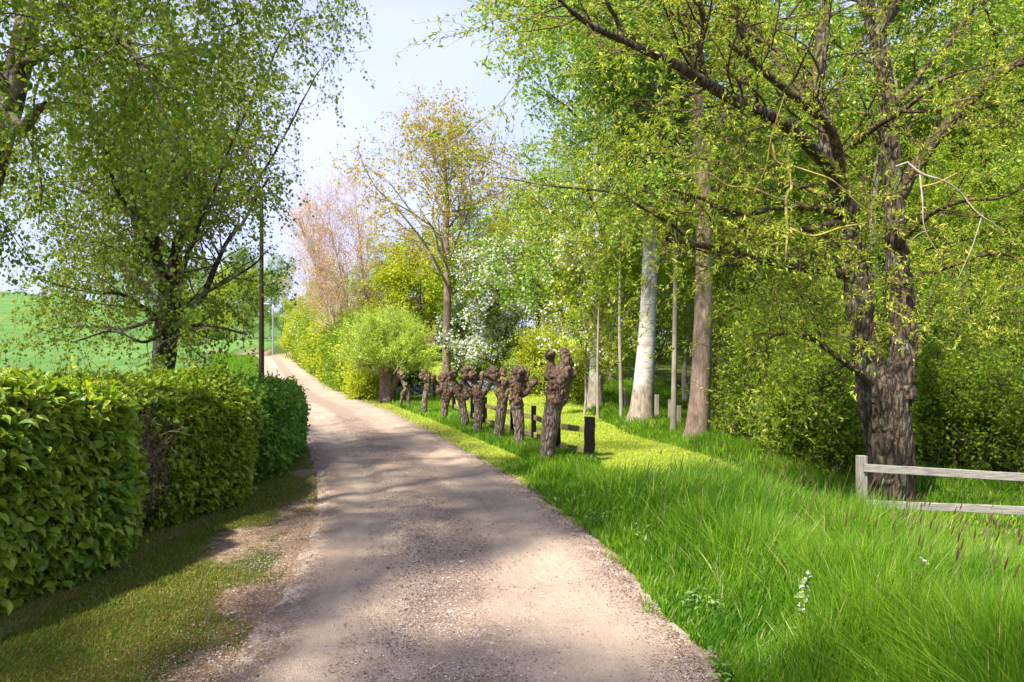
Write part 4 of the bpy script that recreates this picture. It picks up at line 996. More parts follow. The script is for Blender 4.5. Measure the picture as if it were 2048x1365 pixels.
maketree('poplar', 'white-barked poplar half hidden behind a slender sapling and blossom', 'tree', 23, 14, .3, .15, 2.6, 'poplar_leaf', 'white_bark', n1=36, n2=9, n3=7, nl=14, leaf=.085,
         loc=at(1190, pd), trunkpts=tp_line([(1188, 828, 44), (1189, 815, 34), (1192, 740, 27), (1196, 640, 24), (1198, 400, 22), (1190, 200, 18), (1180, 0, 14), (1175, -150, 8)], pd), sides=18)
# slender saplings in front
for sd, lab, pl, d in ((24, 'thin straight grey sapling between the white and the brown poplar', [(1347, 868, 15), (1347, 850, 13), (1349, 700, 10), (1351, 500, 8), (1353, 300, 6), (1353, 100, 3)], 15.0),
                       (25, 'slender pale sapling just left of the white poplar', [(1243, 842, 9), (1241, 750, 7), (1239, 650, 6), (1240, 520, 4), (1241, 420, 2)], 17.2),
                       (26, 'very thin pale sapling in front of the half hidden poplar', [(1196, 836, 7), (1195, 740, 5), (1197, 640, 4), (1200, 540, 2)], 17.8)):
    maketree('sapling', lab, 'tree', sd, 5, .05, .45, .9, 'wood_leaf', 'sapling_bark', n1=14, n2=5, n3=4, nl=7, leaf=.06, loc=at(pl[0][0], d), trunkpts=tp_line(pl, d), sides=8)

# garden oak with young yellow leaves
pd = 26.0
ob = at(893, pd)
maketree('oak', 'tall young oak with open crown of yellow-brown spring leaves', 'tree', 44, 9, .2, .36, 3.6, 'oak_leaf', 'poplar_bark', n1=32, n2=8, n3=5, nl=11, leaf=.08, asp=.7, ang1=50, trop1=.85,
         loc=ob, trunkpts=tp_line([(893, 775, 22), (893, 740, 18), (894, 640, 16), (895, 540, 14), (892, 480, 13), (894, 400, 9), (890, 340, 6), (888, 290, 2)], pd), sides=10, wob=.2,
         shape=lambda u: np.interp(u, [.36, .5, .65, .85, 1], [1.15, 1.1, .7, .36, .15]), tw='grey_twig', trop3=.1)
maketree('maple', 'yellow-green maple with a low round crown shading the house behind the oak', 'tree', 46, 4.6, .07, .34, 2.1, 'lime_leaf', 'twig', n1=26, n2=8, n3=6, nl=14, leaf=.1, ang1=70, trop1=.1, loc=at(842, 35))
maketree('maple', 'smaller maple with yellowish crown just right of the oak trunk', 'tree', 47, 4.4, .06, .34, 1.9, 'bush_leaf', 'twig', n1=24, n2=8, n3=6, nl=14, leaf=.1, ang1=70, trop1=.1, loc=at(925, 34))
# pink-budded aspens: many stems leaning left
rg = np.random.RandomState(51)
for k_, (px, d, H, lx, lab) in enumerate(((705, 33, 6.6, -.33, 'pink-budded tree leaning farthest left above the roadside hedge'), (722, 34, 7.6, -.2, 'pink-budded tree with pale stems, middle of its clump'), (745, 35, 8.2, -.1, 'most upright pink-budded tree right behind the leafy willow mop'), (690, 38, 6.5, -.22, 'smaller pink-budded tree behind the hedge, leftmost of the clump'))):
    b = A(at(px, d)); pts = [[b[0] + lx * H * (z ** 1.1), b[1] + .2 * z, b[2] + H * z - .1, .055 * (1 - z) ** .8 + .006] for z in np.linspace(0, 1, 7)]
    maketree('aspen', lab, 'tree', 52 + k_, H, .1, .16, 2.4, 'pink_leaf', 'pink_twig', n1=38, n2=8, n3=4, nl=4, leaf=.055, asp=.6, ang1=24, trop1=.25, trop3=.4, loc=b, trunkpts=pts,
             shape=lambda u: np.interp(u, [0, .5, 1], [1.5, 1., .35]), tw='pink_twig', sides=7, group='pink-budded trees above the roadside hedge')

# blossom trees
maketree('blossom_tree', 'small tree full of white blossom beside the dark shrubs in the garden', 'tree', 61, 4.4, .1, .1, 1.6, 'wood_leaf', 'twig', n1=26, n2=9, n3=6, nl=6, leaf=.08, loc=at(995, 26), extra=9, exmat='blossom', ang1=60)
maketree('blossom_tree', 'creamy blossom tree in front of the half hidden white poplar', 'tree', 62, 4.0, .032, .22, 1.25, 'lime_leaf', 'sapling_bark', n1=24, n2=8, n3=5, nl=10, leaf=.065, loc=at(1168, 19), extra=6, exmat='blossom', ang1=60)
maketree('blossom_tree', 'pale blossoming tree with small creamy flowers above the tallest pollard', 'tree', 63, 6.5, .1, .2, 2.0, 'lime_leaf', 'twig', n1=24, n2=8, n3=5, nl=6, leaf=.08, loc=at(1080, 30), extra=2, exmat='blossom', ang1=60)

# shrubs of the right-hand thicket
sh = [(1550, 13.4, 1.0, 1.0, 2.5, 'bush_leaf', 'loose small-leaved shrub just right of the brown poplar'),
      (1610, 11.9, .8, .8, 1.5, 'bush_leaf', 'low yellow-green shrub in front of the thicket left of the old willow'),
      (1660, 11.6, .9, .8, 2.0, 'bush_leaf', 'dense shrub touching the old willow trunk on its left'),
      (1560, 14.5, 1.4, 1.1, 3.6, 'bush_leaf', 'tall open shrub filling the middle of the thicket'),
      (1690, 14.0, 1.3, 1.1, 3.4, 'wood_leaf', 'tall shrub behind the old willow trunk'),
      (1880, 11.6, 1.1, .9, 1.9, 'wood_leaf', 'dense green shrub behind the grey fence right of the trunk'),
      (2010, 11.2, 1.0, .9, 2.0, 'wood_leaf_dark', 'dark dense shrub behind the grey fence at the right edge'),
      (1950, 14.0, 1.6, 1.2, 3.6, 'wood_leaf', 'tall fresh green shrub at the back of the right thicket'),
      (1810, 13.6, 1.2, 1.1, 3.2, 'wood_leaf_dark', 'tall shrub seen just right of the old willow trunk'),
      (2100, 13.0, 1.3, 1.2, 3.0, 'wood_leaf_dark', 'tall shrub cut by the right edge of the picture'),
      (1490, 16.5, 1.0, 1.0, 2.4, 'wood_leaf', 'lime green shrub between brown poplar and thicket')]
for k_, (px, d, a_, b_, h_, m_, lab) in enumerate(sh):
    bush('shrub', lab, 'shrub', 100 + k_, at(px, d), (a_, b_, h_), m_, n=int(50 + 26 * h_), leaf=.055, asp=.65, nl=15, n2=12)

# wood behind the poplars: individual trees from four kinds
wt = []
for k_, (nm, m_, H, sp, nl, lf, ang) in enumerate((('wood_tree', 'wood_leaf', 9, 2.6, 18, .09, 55), ('wood_tree', 'lime_leaf', 7.5, 2.3, 18, .085, 50), ('wood_tree', 'wood_leaf_dark', 10, 2.8, 18, .09, 60), ('wood_tree', 'poplar_leaf', 11, 2.4, 18, .085, 45))):
    px, d = ((1330, 24), (1440, 22), (1900, 19), (1530, 23))[k_]
    wt.append(maketree(nm, 'leafy woodland tree', 'tree', 200 + k_, H, .11, .12, sp, m_, 'sapling_bark', n1=26, n2=8, n3=6, nl=nl, leaf=lf, ang1=ang, loc=(0, 0, 0), group='trees of the wood behind the poplars'))
rg = np.random.RandomState(91)
WL = ['mid green woodland tree in the wood behind the poplars', 'lime yellow woodland tree in the wood behind the poplars', 'deep green woodland tree in the wood behind the poplars and old willow', 'fresh green tall woodland tree in the wood behind the poplars']
spots = []
for d in (19, 22.5, 27, 33, 40, 50):
    x_ = (1230 - 1024) / F * d
    x1_ = (2150 - 1024) / F * d
    nT = int((x1_ - x_) / 2.0)
    for k_ in range(nT):
        spots.append((x_ + (k_ + .5 + rg.uniform(-.3, .3)) * (x1_ - x_) / nT, d + rg.uniform(-1.5, 1.5)))
for k_, (x_, y_) in enumerate(spots):
    src = wt[rg.randint(0, 4) if y_ > 21 else rg.choice([0, 2, 1])]
    px_ = x_ / y_ * F + 1024
    s = rg.uniform(.6, .85) * (1 if y_ < 35 else 1.1) * (1.5 if (px_ > 1520 and y_ > 20.5) else (1.2 if px_ > 1380 and y_ > 24 else 1))
    c = copy_thing(src, (x_, y_, hgt(x_, y_)), rg.uniform(0, 6.28), s, WL[wt.index(src)]); c['group'] = WL[wt.index(src)].split(' in the')[0] + 's'
# garden background, middle
mid = [(1010, 36, 1, .75), (1090, 38, 0, .8), (1170, 33, 1, .7), (1220, 28, 1, .62), (940, 42, 2, .7), (850, 45, 1, .8), (765, 40, 0, .6), (770, 46, 1, .62), (1030, 46, 0, .85), (1130, 44, 3, .9), (620, 62, 1, .62), (585, 70, 1, .6), (655, 55, 0, .65), (700, 50, 1, .6), (540, 92, 0, .8), (505, 95, 1, 1), (470, 100, 0, 1.1), (565, 88, 2, .8), (430, 105, 1, 1.1), (385, 112, 0, 1.1), (340, 118, 0, 1.15), (300, 125, 2, 1.1), (255, 130, 0, 1.1), (485, 84, 2, .9), (450, 90, 1, .95), (410, 96, 2, 1), (362, 104, 1, 1.05), (320, 110, 2, 1.1), (210, 135, 2, 1.1)]
labs = 'tree in the garden background behind the blossom and the oak'
for k_, (px, d, ki, s) in enumerate(mid):
    far = d > 50
    c = copy_thing(wt[ki], at(px, d), rg.uniform(0, 6.28), s, 'distant tree on the skyline beyond the road and field' if far else labs)
    c['group'] = 'distant trees beyond the bend' if far else 'garden background trees'
for r_ in wt:
    for ch in list(r_.children): bpy.data.objects.remove(ch)
    bpy.data.objects.remove(r_)

# garden shrubs
gs = [('bush', 'yellow leafy bush at the foot of the leafy willow mop', 733, 24.6, .55, .5, 1.3, 'lime_leaf'),
      ('shrub', 'dark evergreen shrub just right of the oak trunk', 935, 31, .9, .8, 3.0, 'dark_leaf'),
      ('shrub', 'dark evergreen shrub under the white blossom', 1010, 29.5, 1.4, .8, 2.2, 'dark_leaf'),
      ('shrub', 'deep green shrub in shade behind the leafy willow mop', 822, 26, .55, .6, 1.3, 'dark_leaf'),
      ('shrub', 'fresh green low shrub in front of the blossom tree', 965, 26.5, .9, .6, .9, 'wood_leaf'),
      ('shrub', 'olive yellow round shrub behind the tallest pollard', 1085, 24, .9, .7, 2.3, 'lime_leaf'),
      ('shrub', 'low leafy shrub behind the forked pollards', 1040, 25.5, .9, .6, 1.0, 'wood_leaf'),
      ('shrub', 'yellow-green shrub behind the hollow-headed pollard', 1150, 22.5, .9, .7, 1.7, 'lime_leaf'),
      ('shrub', 'large lime green shrub left of the oak trunk', 772, 33, 1.5, 1.2, 3.6, 'lime_leaf'),
      ('shrub', 'broad yellow-green shrub under the pink-budded trees', 770, 36, 1.9, 1.2, 4.2, 'lime_leaf')]
for k_, (nm, lab, px, d, a_, b_, h_, m_) in enumerate(gs):
    bush(nm, lab, 'shrub', 300 + k_, at(px, d), (a_, b_, h_), m_, n=int(60 + 25 * h_), leaf=.07 if d > 25 else .055, nl=13, n2=12)
# tall mixed roadside hedge on the far right side of the road
rgh = np.random.RandomState(12)
hl = ['lime green shrub nearest in the tall roadside hedge', 'yellow shrub with brownish twigs, second in the tall roadside hedge', 'dark leafy elder shrub in the tall roadside hedge', 'lime shrub past the dark elder in the roadside hedge', 'olive shrub halfway along the roadside hedge', 'bright yellow-green shrub beyond halfway along the roadside hedge', 'fresh green shrub toward the far end of the roadside hedge', 'green shrub with white flowers near the far end of the hedge', 'last yellow-green shrub of the roadside hedge at the bend']
hy = [27.5, 30.5, 33.5, 37, 41, 45.5, 51, 57, 63]
hh = [2.5, 2.9, 3.3, 3.3, 3.5, 3.8, 3.9, 4.1, 4.0]
hm = ['lime_leaf', 'bush_leaf', 'wood_leaf_dark', 'lime_leaf', 'bush_leaf', 'lime_leaf', 'wood_leaf', 'wood_leaf', 'lime_leaf']
for k_ in range(9):
    y_ = hy[k_]; x_ = float(rx(y_)) + 2.75
    bush('hedge_shrub', hl[k_], 'hedge shrub', 330 + k_, (x_, y_), (1.1 + .012 * y_, 1.7 + .035 * y_, hh[k_] * .95), hm[k_], n=190, leaf=.075 + .0008 * y_, nl=14, n2=13, base=.3, up=0.05, extra=2 if k_ == 7 else 0, exmat='blossom')

# ---------------------------------------------------------------- house glimpsed behind the oak
hb = A(at(868, 40)); hz_ = CH + 4 / F * 40
t = thing('house', 'brick house with dark open porch glimpsed behind the oak trunk', 'house', (hb[0], hb[1], hz_ - .05))
M['brick'] = plain('red-brown brick', (.2, .07, .06), .9, (.12, .045, .04), 9)
M['porch'] = plain('painted porch shade', (.012, .01, .009), .8, (.02, .016, .013), 9)  # near-black colour stands in for the shade inside the open porch
M['slab'] = plain('pale step', (.55, .55, .56), .7, (.4, .4, .42), 4)
M['pipe'] = plain('blue-grey downpipe', (.2, .24, .34), .5, (.16, .2, .3), 4)
M['roof'] = plain('dark roof', (.06, .035, .03), .9, (.09, .05, .04), 6)
V, f = box((hb[0] - 1.6, hb[1] + 2, hz_ + .8), (3.4, 4, 1.8)); mk('wall', V, f, M['brick'], t)
V, f = box((hb[0] + 1.52, hb[1] + 2.6, hz_ + .8), (2.8, 2.8, 1.8)); mk('porch_shade_box', V, f, M['porch'], t)  # solid box in the shade colour, in place of the porch opening
V, f = box((hb[0] + .5, hb[1] - .4, hz_ - .1), (1.4, .8, .12)); mk('step', V, f, M['slab'], t)
for q_, xx in enumerate((.16, .9)):
    V, f = beam((hb[0] + xx, hb[1] - .06, hz_ - .1), (hb[0] + xx, hb[1] - .06, hz_ + 1.68), .09, .09); mk('downpipe' if q_ == 0 else 'porch_post', V, f, M['pipe'] if q_ == 0 else M['rail'], t)
rv = A([[-3.6, -.5, 2.3], [3.2, -.5, 2.3], [3.2, 4.4, 2.3], [-3.6, 4.4, 2.3], [-3.6, 2, 3.0], [3.2, 2, 3.0]]) + A([hb[0], hb[1], hz_ - .6])
mk('roof', rv, [A([[0, 1, 5, 4], [2, 3, 4, 5], [0, 3, 2, 1]]), A([[0, 4, 3], [1, 2, 5]])], M['roof'], t)
bush('shrub', 'small grey-leaved shrub beside the porch step', 'shrub', 360, (hb[0] - .6, hb[1] - 1.2), (.6, .4, .6), 'poplar_leaf', n=30, leaf=.07, nl=10)
# bluebells
for k_, (px, d, lab) in enumerate(((975, 25.0, 'patch of blue flowers under the white blossom'), (880, 24.5, 'small patch of pale blue flowers at the foot of the oak'))):
    x_, y_, z_ = at(px, d); m_ = 700; rg = np.random.RandomState(400 + k_)
    p = np.stack([x_ + rg.randn(m_) * .9, y_ + rg.randn(m_) * .35, 0 * rg.rand(m_)], -1); p[:, 2] = hgt(p[:, 0], p[:, 1]) + .1 + .3 * rg.rand(m_)
    o = leaves('bluebells', rg, p, rg.randn(m_, 3), .06, .8, M['bluebell'], None); tag(o, lab, 'flowers', kind='stuff')

# ---------------------------------------------------------------- street furniture
def pole(name, label, cat, x, y, h, r0, r1, mat, parent=None):
    z = float(hgt(x, y)); t = thing(name, label, cat, (x, y, z))
    V, f = tubes(A([[[x, y, z - .2 + (h + .2) * k / 9] for k in range(10)]]), np.linspace(r0, r1, 10)[None], 14, cap=True); mk('pole', V, f, mat, t, smooth=True)
    return t, z
x_, y_, _ = at(523, 36)
M['pole'] = timber('dark creosoted pole', (.012, .011, .01), (.04, .035, .03), ms=(20, 20, 2))
M['galv'] = plain('galvanised steel', (.45, .48, .52), .45, (.36, .38, .42), 5, .7)
t, z_ = pole('utility_pole', 'dark wooden utility pole standing left of the road beyond the hedge', 'pole', x_, y_, 8.8, .125, .075, M['pole'])
V, f = beam((x_ - .5, y_, z_ + 8.5), (x_ + .5, y_, z_ + 8.5), .07, .09); mk('crossarm', V, f, M['pole'], t)
for s in (-.42, .42):
    V, f = ball((x_ + s, y_, z_ + 8.62), .05, 0, 2, 0, (1, 1, 1.5)); mk('insulator', V, f, M['slab'], t)
x_, y_, _ = at(546, 74)
t, z_ = pole('street_lamp', 'pale thin street lamp with a flat head at the top of the road', 'street lamp', x_, y_, 4.9, .09, .055, M['galv'])
V, f = beam((x_ + .03, y_, z_ + 4.9), (x_ - .55, y_ + .02, z_ + 4.98), .12, .07); mk('arm', V, f, M['galv'], t)
V, f = beam((x_ - .3, y_, z_ + 4.93), (x_ - .95, y_ + .02, z_ + 5.0), .26, .1); mk('lamp_head', V, f, M['slab'], t)
x_, y_, _ = at(711, 24.6)
zz = float(hgt(x_, y_))
t = thing('mailbox', 'small dark box with a white cylinder on a post by the yellow bush', 'mailbox', (x_, y_, zz))
M['teal'] = plain('dark blue-green metal', (.02, .05, .06), .5, (.03, .06, .07), 6)
M['white'] = plain('white enamel', (.75, .77, .8), .5, (.68, .7, .74), 6)
V, f = beam((x_ - .03, y_, zz - .1), (x_ - .03, y_, zz + .36), .05, .05); mk('post', V, f, M['teal'], t)
V, f = beam((x_ - .09, y_, zz + .36), (x_ + .07, y_, zz + .36), .12, .06); mk('box', V, f, M['teal'], t)
V, f = tubes(A([[[x_ + .05, y_ - .02, zz + .1], [x_ + .05, y_ - .02, zz + .3]]]), A([[.045, .045]]), 12, cap=True); mk('cylinder', V, f, M['white'], t, smooth=True)
# stakes in the wood edge
for k_, (px, py0, py1, w, d, lab) in enumerate(((1252, 782, 815, 7, 19.5, 'grey stake left of the white poplar'), (1313, 790, 838, 8, 17.5, 'pale stake just right of the white poplar'), (1338, 800, 840, 6, 16.8, 'dark stake left of the thin grey sapling'), (1357, 812, 850, 8, 16.2, 'grey stake behind the thin grey sapling'), (1457, 838, 890, 9, 13.5, 'weathered stake in the grass right of the brown poplar'))):
    x_, y_, zz = at(px, d); top = P(px, py0, d)[2]
    t = thing('stake', lab, 'stake', (x_, y_, zz)); V, f = beam((x_, y_, zz - .1), (x_ + .01, y_, max(top, zz + .3)), w / F * d, w / F * d, rngp); mk('post', V, f, M['sapling_bark'], t)

# ---------------------------------------------------------------- grass
def blades(name, rng, x, y, h, w, mat, label=None, lean=.35, wind=(.12, 0), segs=3, rnd=None, kind='stuff', curl=.5):
    n = len(x); z = hgt(x, y) - .01
    az = rng.rand(n) * 6.283; ld = np.stack([np.cos(az), np.sin(az)], -1) * (lean * np.abs(rng.randn(n)))[:, None] + A(wind)[None] * 1
    cl = n2(x, y, 1.4, 2, 5.)[:, None] * A([[.28, .1]]); ld = ld + cl
    fa = rng.rand(n) * 3.1416; sd = np.stack([np.cos(fa), np.sin(fa), np.zeros(n)], -1)
    base = np.stack([x, y, z], -1); V = []
    for k in range(segs + 1):
        s = k / segs
        c = base + np.stack([ld[:, 0] * h * s ** 1.8, ld[:, 1] * h * s ** 1.8, h * s * (1 - curl * .35 * s * np.linalg.norm(ld, axis=1))], -1)
        ww = w * (1 - s) ** .6 if k < segs else 0
        if k < segs: V += [c - sd * (ww / 2)[:, None], c + sd * (ww / 2)[:, None]]
        else: V.append(c)
    V = np.stack(V, 1); m = 2 * segs + 1
    b = (np.arange(n) * m)[:, None]
    qd = np.concatenate([b + A([[2 * k, 2 * k + 1, 2 * k + 3, 2 * k + 2]]) for k in range(segs - 1)], 0) if segs > 1 else np.zeros((0, 4), int)
    tr = b + A([[2 * segs - 2, 2 * segs - 1, 2 * segs]])
    if rnd is None: rnd = rng.rand(n)
    fa_ = np.concatenate([np.tile(rnd, segs - 1), rnd])
    o = mk(name, V.reshape(-1, 3), [qd, tr], mat, face_attr=fa_)
    return tag(o, label, 'grass', kind=kind)
rg = np.random.RandomState(600)
def scatter(n, y0, y1, xa, xb, power=1.6):
    """random points denser near the camera"""
    u = rg.rand(n); y = (y0 ** (1 - power) + u * (y1 ** (1 - power) - y0 ** (1 - power))) ** (1 / (1 - power))
    x = xa(y) + (xb(y) - xa(y)) * rg.rand(n); return x, y
edge = lambda y: rx(y) + np.interp(y, [3, 5, 7, 9, 14], [1.5, 1.42, 1.35, 1.3, 1.35]) + .16 * n2(rx(y), y, 1.7) + .07 * n2(rx(y), y, 6.)
fr = lambda y: np.minimum((2130 - 1024) / F * y + .4, 9.5)
rt = random.Random(4)
def tallh(x, y):
    e = x - edge(y)
    h = .1 + .34 * sm(e / .9) + .12 * sm((e - .8) / 1.2)
    h = h * np.where(y > 7.5, np.interp(y, [7.5, 9.5, 13], [1, .72, .6]), 1)
    h = h * (1 - .55 * np.exp(-(((x - 4.1) / .9) ** 2 + ((y - 6.1) / .8) ** 2)))
    h = h * (1 - .35 * sm((x - 3.2) / .8) * sm((y - 6.8) / .8))
    h = h * (1 - .5 * sm((x - 2.2) / 1.0) * sm((y - 6.3) / 1.0))
    h = h * (1 - .45 * np.exp(-(((x - 4.2) / 1.1) ** 2 + ((y - 8.2) / .9) ** 2)))
    h = h * (1 - .6 * np.exp(-(((x - 4.0) / .7) ** 2 + ((y - 8.1) / .8) ** 2)))
    return h * (1 + .5 * n2(x, y, 1.6, 3, 8.)) * (1 + .3 * sm(1 - np.abs(x - edge(y) - .7) / .6))
x, y = scatter(270000, 2.9, 13.0, edge, fr)
keep = (y < np.interp(x, [0, 1.0, 1.6, 3.0, 4, 10], [11.4, 9.2, 8.7, 9.3, 12, 13]))
sp_ = np.exp(-(((x - 4.1) / .9) ** 2 + ((y - 6.1) / .8) ** 2)); keep &= rg.rand(len(x)) > sp_ * .8
x, y = x[keep], y[keep]
h = tallh(x, y) * (.45 + .75 * rg.rand(len(x))); r_ = np.clip(rg.rand(len(x)) * .75 + .25 * (n2(x, y, .9, 2) + .3) + .16 * sm((x - 1.8) / 2) * sm((y - 5) / 2), 0, .955)
st_ = rg.rand(len(x)) < .035 + .1 * (n2(x, y, 1.3, 2, 4.) > .35) * (x > 2.4) + .3 * np.exp(-(((x - 4.1) / 1.1) ** 2 + ((y - 6.1) / 1.) ** 2)); r_[st_] = 1.
wb_ = 1 + 1.6 * (rg.rand(len(x)) < .3)
blades('tall_grass', rg, x, y, h, (.0034 + .0007 * y) * wb_, M['grass'], 'tall green meadow grass on the right verge', wind=(.16, .0), rnd=r_, lean=.4)
# grass at poplar feet
x, y = scatter(60000, 10.3, 27, lambda y: xr(y) + .0, lambda y: xr(y) + 3.2, 1.3)
h = (.2 + .16 * n2(x, y, 1.2, 2)) * (.5 + .7 * rg.rand(len(x))) * sm((x - xr(y) + .15) / .5) + .03
blades('tall_grass', rg, x, y, h, .008 + .0007 * y, M['grass'], 'lush uncut grass around the feet of the poplars', wind=(-.1, 0))
# pollard feet
x, y = scatter(26000, 9.8, 24, lambda y: np.interp(y, [9, 11.6, 16.5, 24], [.4, .35, -1.2, -3.8]) - .1, lambda y: np.interp(y, [9, 11.6, 16.5, 24], [1.5, 1.1, -.5, -2.2]), 1.3)
h = (.13 + .1 * n2(x, y, 1.5, 2)) * (.5 + .7 * rg.rand(len(x))) * np.interp(y, [9, 13, 24], [1.3, 1, .9])
blades('tall_grass', rg, x, y, h, .007 + .0007 * y, M['grass'], 'fringe of longer grass around the pollard trunks and black fence')
# mown lawn
x, y = scatter(150000, 9.3, 34, lambda y: rx(y) + 1.3, lambda y: xr(y) + .3, 1.5)
blades('mown_grass', rg, x, y, (.03 + .02 * rg.rand(len(x))), .004 + .0009 * y, M['lawn'], 'short sunlit mown grass between road, pollards and poplars', segs=2, lean=.5)
# left verge
x, y = scatter(170000, 2.6, 14, lambda y: np.full_like(y, -3.5), lambda y: rx(y) - 1.2, 1.7)
kp = n2(x, y, 1.7, 3, 2.) + .75 * sm((rx(y) - 1.35 - x) / .4) - .3 * np.exp(-(((x + 2.3) / .4) ** 2 + ((y - 6.9) / 1.1) ** 2)) * 3 > .1 * rg.randn(len(x)) + .05
x, y = x[kp], y[kp]
blades('verge_grass', rg, x, y, (.018 + .03 * rg.rand(len(x))), .003 + .0009 * y, M['verge'], 'thin dull grass on the verge beside the clipped hedge', segs=2, lean=.7)
# verges of the far road
yv = rg.uniform(13.5, 72, 50000); sdv = np.where(rg.rand(50000) < .55, 1, -1)
xv = rx(yv) + sdv * (1.35 + rg.rand(50000) ** 1.4 * np.where(sdv > 0, 1.6, 3.5))
kp = ~((sdv > 0) & (yv < 24)); xv, yv = xv[kp], yv[kp]
blades('verge_grass', rg, xv, yv, np.interp(np.abs(xv - rx(yv)), [1.3, 2.0, 4], [.05, .22, .4]) * (.5 + .7 * rg.rand(len(xv))), .014 + .0006 * yv, M['grass'], 'green roadside grass along the far stretch of the road', segs=2)
# short tufts creeping into the stony margin
x, y = scatter(14000, 3.3, 14, lambda y: edge(y) - .34, lambda y: edge(y) + .05, 1.6)
kp = n2(x, y, 4.5, 3, 1.) + 1.6 * (x - edge(y)) > .12; x, y = x[kp], y[kp]
blades('edge_tufts', rg, x, y, .03 + .07 * rg.rand(len(x)), .004 + .0008 * y, M['grass'], 'short tufts of grass creeping over the right road edge', segs=2, lean=.6)
# broad-leaved weeds along the edge
x, y = scatter(5200, 3.3, 9, lambda y: edge(y) - .05, lambda y: edge(y) + .5, 1.6)
kp = n2(x, y, 2.4, 2, 6.) > .1; x, y = x[kp], y[kp]
M['weed'] = leafmat('grey-green weed leaf', [(0, (.05, .12, .02)), (.6, (.09, .18, .035)), (1, (.2, .28, .11))], trans=.3)
p = np.stack([x, y, hgt(x, y) + .02 + .13 * rg.rand(len(x))], -1)
o = leaves('weeds', rg, p, rg.randn(len(x), 3) * [1, 1, .4] + [0, 0, .2], .045, .45, M['weed'], None, T6, nref=rg.randn(len(x), 3) * .5 + [0, 0, 1]); tag(o, 'low grey-green weeds where the tall grass meets the stony edge', 'weeds', kind='stuff')
# white dead-nettles and dandelions
for k_, (px, py, h_, lab) in enumerate(((1835, 1225, .34, 'leafy weed with white flowers standing in the tall grass, lower right'), (1855, 1290, .22, 'shorter white-flowered weed in the tall grass nearest the lower edge'), (1605, 1215, .26, 'pale white-flowered weed in the grass left of the other white-flowered weeds'))):
    d = 1.55 * F / (py + 60 - HY); x_ = (px - 1024) / F * d; zz = float(hgt(x_, d)); t = thing('flowering_weed', lab, 'wild flower', (x_, d, zz))
    hh_ = h_ + .22
    V, f = tubes(A([[[x_, d, zz], [x_ + .01, d, zz + hh_ * .5], [x_ + .03, d, zz + hh_]]]), A([[.004, .003, .002]]), 5); mk('stem', V, f, M['weed'], t)
    m = 30; q_ = rg.rand(m); p = np.stack([x_ + .02 * q_, np.full(m, d), zz + hh_ * (.3 + .7 * q_)], -1)
    leaves('leaves', rg, p, rg.randn(m, 3) * [1, 1, .2], .05, .5, M['weed'], t, T6)
    m = 26; q_ = rg.rand(m); p = np.stack([x_ + .03 * q_, np.full(m, d), zz + hh_ * (.6 + .42 * q_)], -1) + rg.randn(m, 3) * .008
    leaves('flowers', rg, p, rg.randn(m, 3), .022, .7, M['blossom'], t)
# seed heads
x, y = scatter(430, 3.2, 12, lambda y: edge(y) + .9, fr, 1.01)
z = hgt(x, y); hh_ = tallh(x, y) * 1.0 + .12 * rg.rand(len(x))
lx_ = .18 + .12 * rg.randn(len(x)); b0 = np.stack([x, y, z], -1); tp_ = b0 + np.stack([lx_ * hh_, .05 * rg.randn(len(x)), hh_], -1)
Pn = b0[:, None, :] + (tp_ - b0)[:, None, :] * np.linspace(0, 1, 4)[None, :, None]; Pn[:, :, 0] += (np.linspace(0, 1, 4) ** 2 * .05)[None, :]
V, f = tubes(Pn, np.full((len(x), 4), .0013), 3)
hd = nrm(Pn[:, 3] - Pn[:, 2]); Hp = Pn[:, 3][:, None, :] + hd[:, None, :] * (np.linspace(0, .065, 5)[None, :, None])
V2, f2 = tubes(Hp, A([.0015, .0042, .0045, .0034, .001])[None].repeat(len(x), 0) * (.7 + .6 * rg.rand(len(x)))[:, None], 5)
nf1, nf2 = len(f[0]), len(f2[0]); V, f = merge((V, f), (V2, f2))
rs = rg.rand(len(x)); o = mk('grass_seed_heads', V, f, M['seed'], face_attr=np.concatenate([np.repeat(np.ones(len(x)), nf1 // len(x)), np.repeat(rs, nf2 // len(x))]))
tag(o, 'thin stalks with dark foxtail seed heads rising from the tall grass', 'grass', kind='stuff')

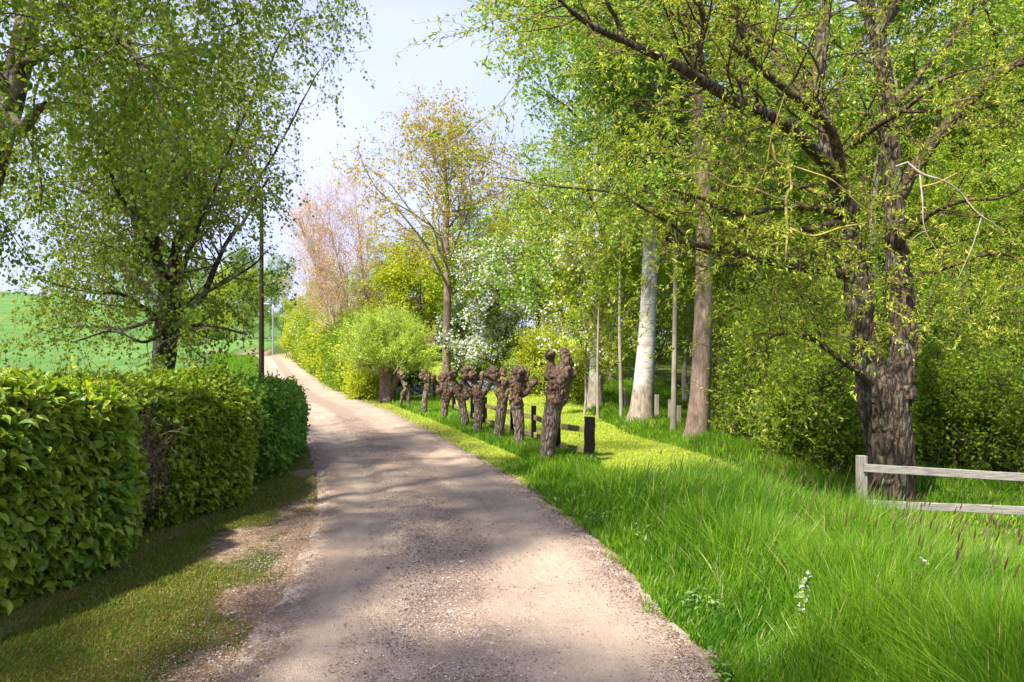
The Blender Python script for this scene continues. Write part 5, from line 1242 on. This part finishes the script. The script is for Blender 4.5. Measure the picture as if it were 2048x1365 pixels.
# ---------------------------------------------------------------- gravel and litter
def stones(name, n, pos, size, label, seed, rnd):
    rgs = np.random.RandomState(seed)
    v0 = A([[1, 0, 0], [-1, 0, 0], [0, 1, 0], [0, -1, 0], [0, 0, 1], [0, 0, -1], [.6, .6, .5], [-.6, .6, .5], [-.6, -.6, .5], [.6, -.6, .5]], float)
    f0 = A([[4, 6, 7], [4, 7, 8], [4, 8, 9], [4, 9, 6], [6, 0, 2], [6, 2, 7], [7, 2, 1], [7, 1, 8], [8, 1, 3], [8, 3, 9], [9, 3, 0], [9, 0, 6], [5, 2, 0], [5, 1, 2], [5, 3, 1], [5, 0, 3]])
    v = v0[None] * (1 + .28 * rgs.randn(n, 10, 1)) * (size[:, None, None] * rgs.uniform(.5, 1.1, (n, 1, 3)) * [1, 1, .6])
    a = rgs.rand(n) * 6.28; c, s = np.cos(a)[:, None], np.sin(a)[:, None]
    vx = v[..., 0] * c - v[..., 1] * s; vy = v[..., 0] * s + v[..., 1] * c
    V = np.stack([vx, vy, v[..., 2]], -1) + pos[:, None, :]
    Fc = (np.arange(n) * 10)[:, None, None] + f0[None]
    o = mk(name, V.reshape(-1, 3), Fc.reshape(-1, 3), M['stone'], face_attr=np.repeat(rnd, 16))
    return tag(o, label, 'gravel', kind='stuff')
n = 48000
y = (3.4 ** -.8 + rg.rand(n) * (19 ** -.8 - 3.4 ** -.8)) ** (-1 / .8)
band = rg.rand(n); u = np.where(band < .45, rg.randn(n) * .26 - .1, np.where(band < .7, 1.35 + rg.randn(n) * .16, np.where(band < .9, -1.32 + rg.randn(n) * .2, rg.uniform(-1.4, 1.4, n))))
x = rx(y) + u
z = np.where(np.abs(u) < 1.3, rsurf(x, y), hgt(x, y) + .008)
sz_ = .0026 + .0042 * rg.rand(n) ** 3 + .0002 * y; sz_[rg.rand(n) < .008] *= 2.2
stones('gravel', n, np.stack([x, y, z], -1), sz_, 'loose gravel on the crown and edges of the road', 3, rg.rand(n) ** 1.5)
n = 70; y = rg.uniform(4, 12, n); u = np.where(rg.rand(n) < .5, rg.randn(n) * .4, np.where(rg.rand(n) < .5, 1.4, -1.6) + rg.randn(n) * .18); x = rx(y) + u
stones('gravel', n, np.stack([x, y, np.where(np.abs(u) < 1.3, rsurf(x, y), hgt(x, y) + .01)], -1), .008 + .012 * rg.rand(n) ** 2, 'scattered larger pale stones on the road', 5, .6 + .4 * rg.rand(n))
n = 30000
y = (3.2 ** -.8 + rg.rand(n) * (16 ** -.8 - 3.2 ** -.8)) ** (-1 / .8)
u = np.where(rg.rand(n) < .62, -1.5 + rg.randn(n) * .34, 1.42 + rg.randn(n) * .2); spr = rg.rand(n) < .12; u[spr] = rg.uniform(-1.5, 1.5, spr.sum())
x = rx(y) + u; z = np.where(np.abs(u) < 1.3, rsurf(x, y) + .003, hgt(x, y) + .012)
ax = rg.randn(n, 3) * [1, 1, .12]
o = leaves('leaf_litter', rg, np.stack([x, y, z], -1), ax, .012 + .0006 * y, .4, M['litter'], None, nref=rg.randn(n, 3) * .3 + [0, 0, 1]); tag(o, 'brown and orange leaf litter along both road edges', 'litter', kind='stuff')
print('objects', len(bpy.data.objects), 'polys', sum(len(m.polygons) for m in bpy.data.meshes))
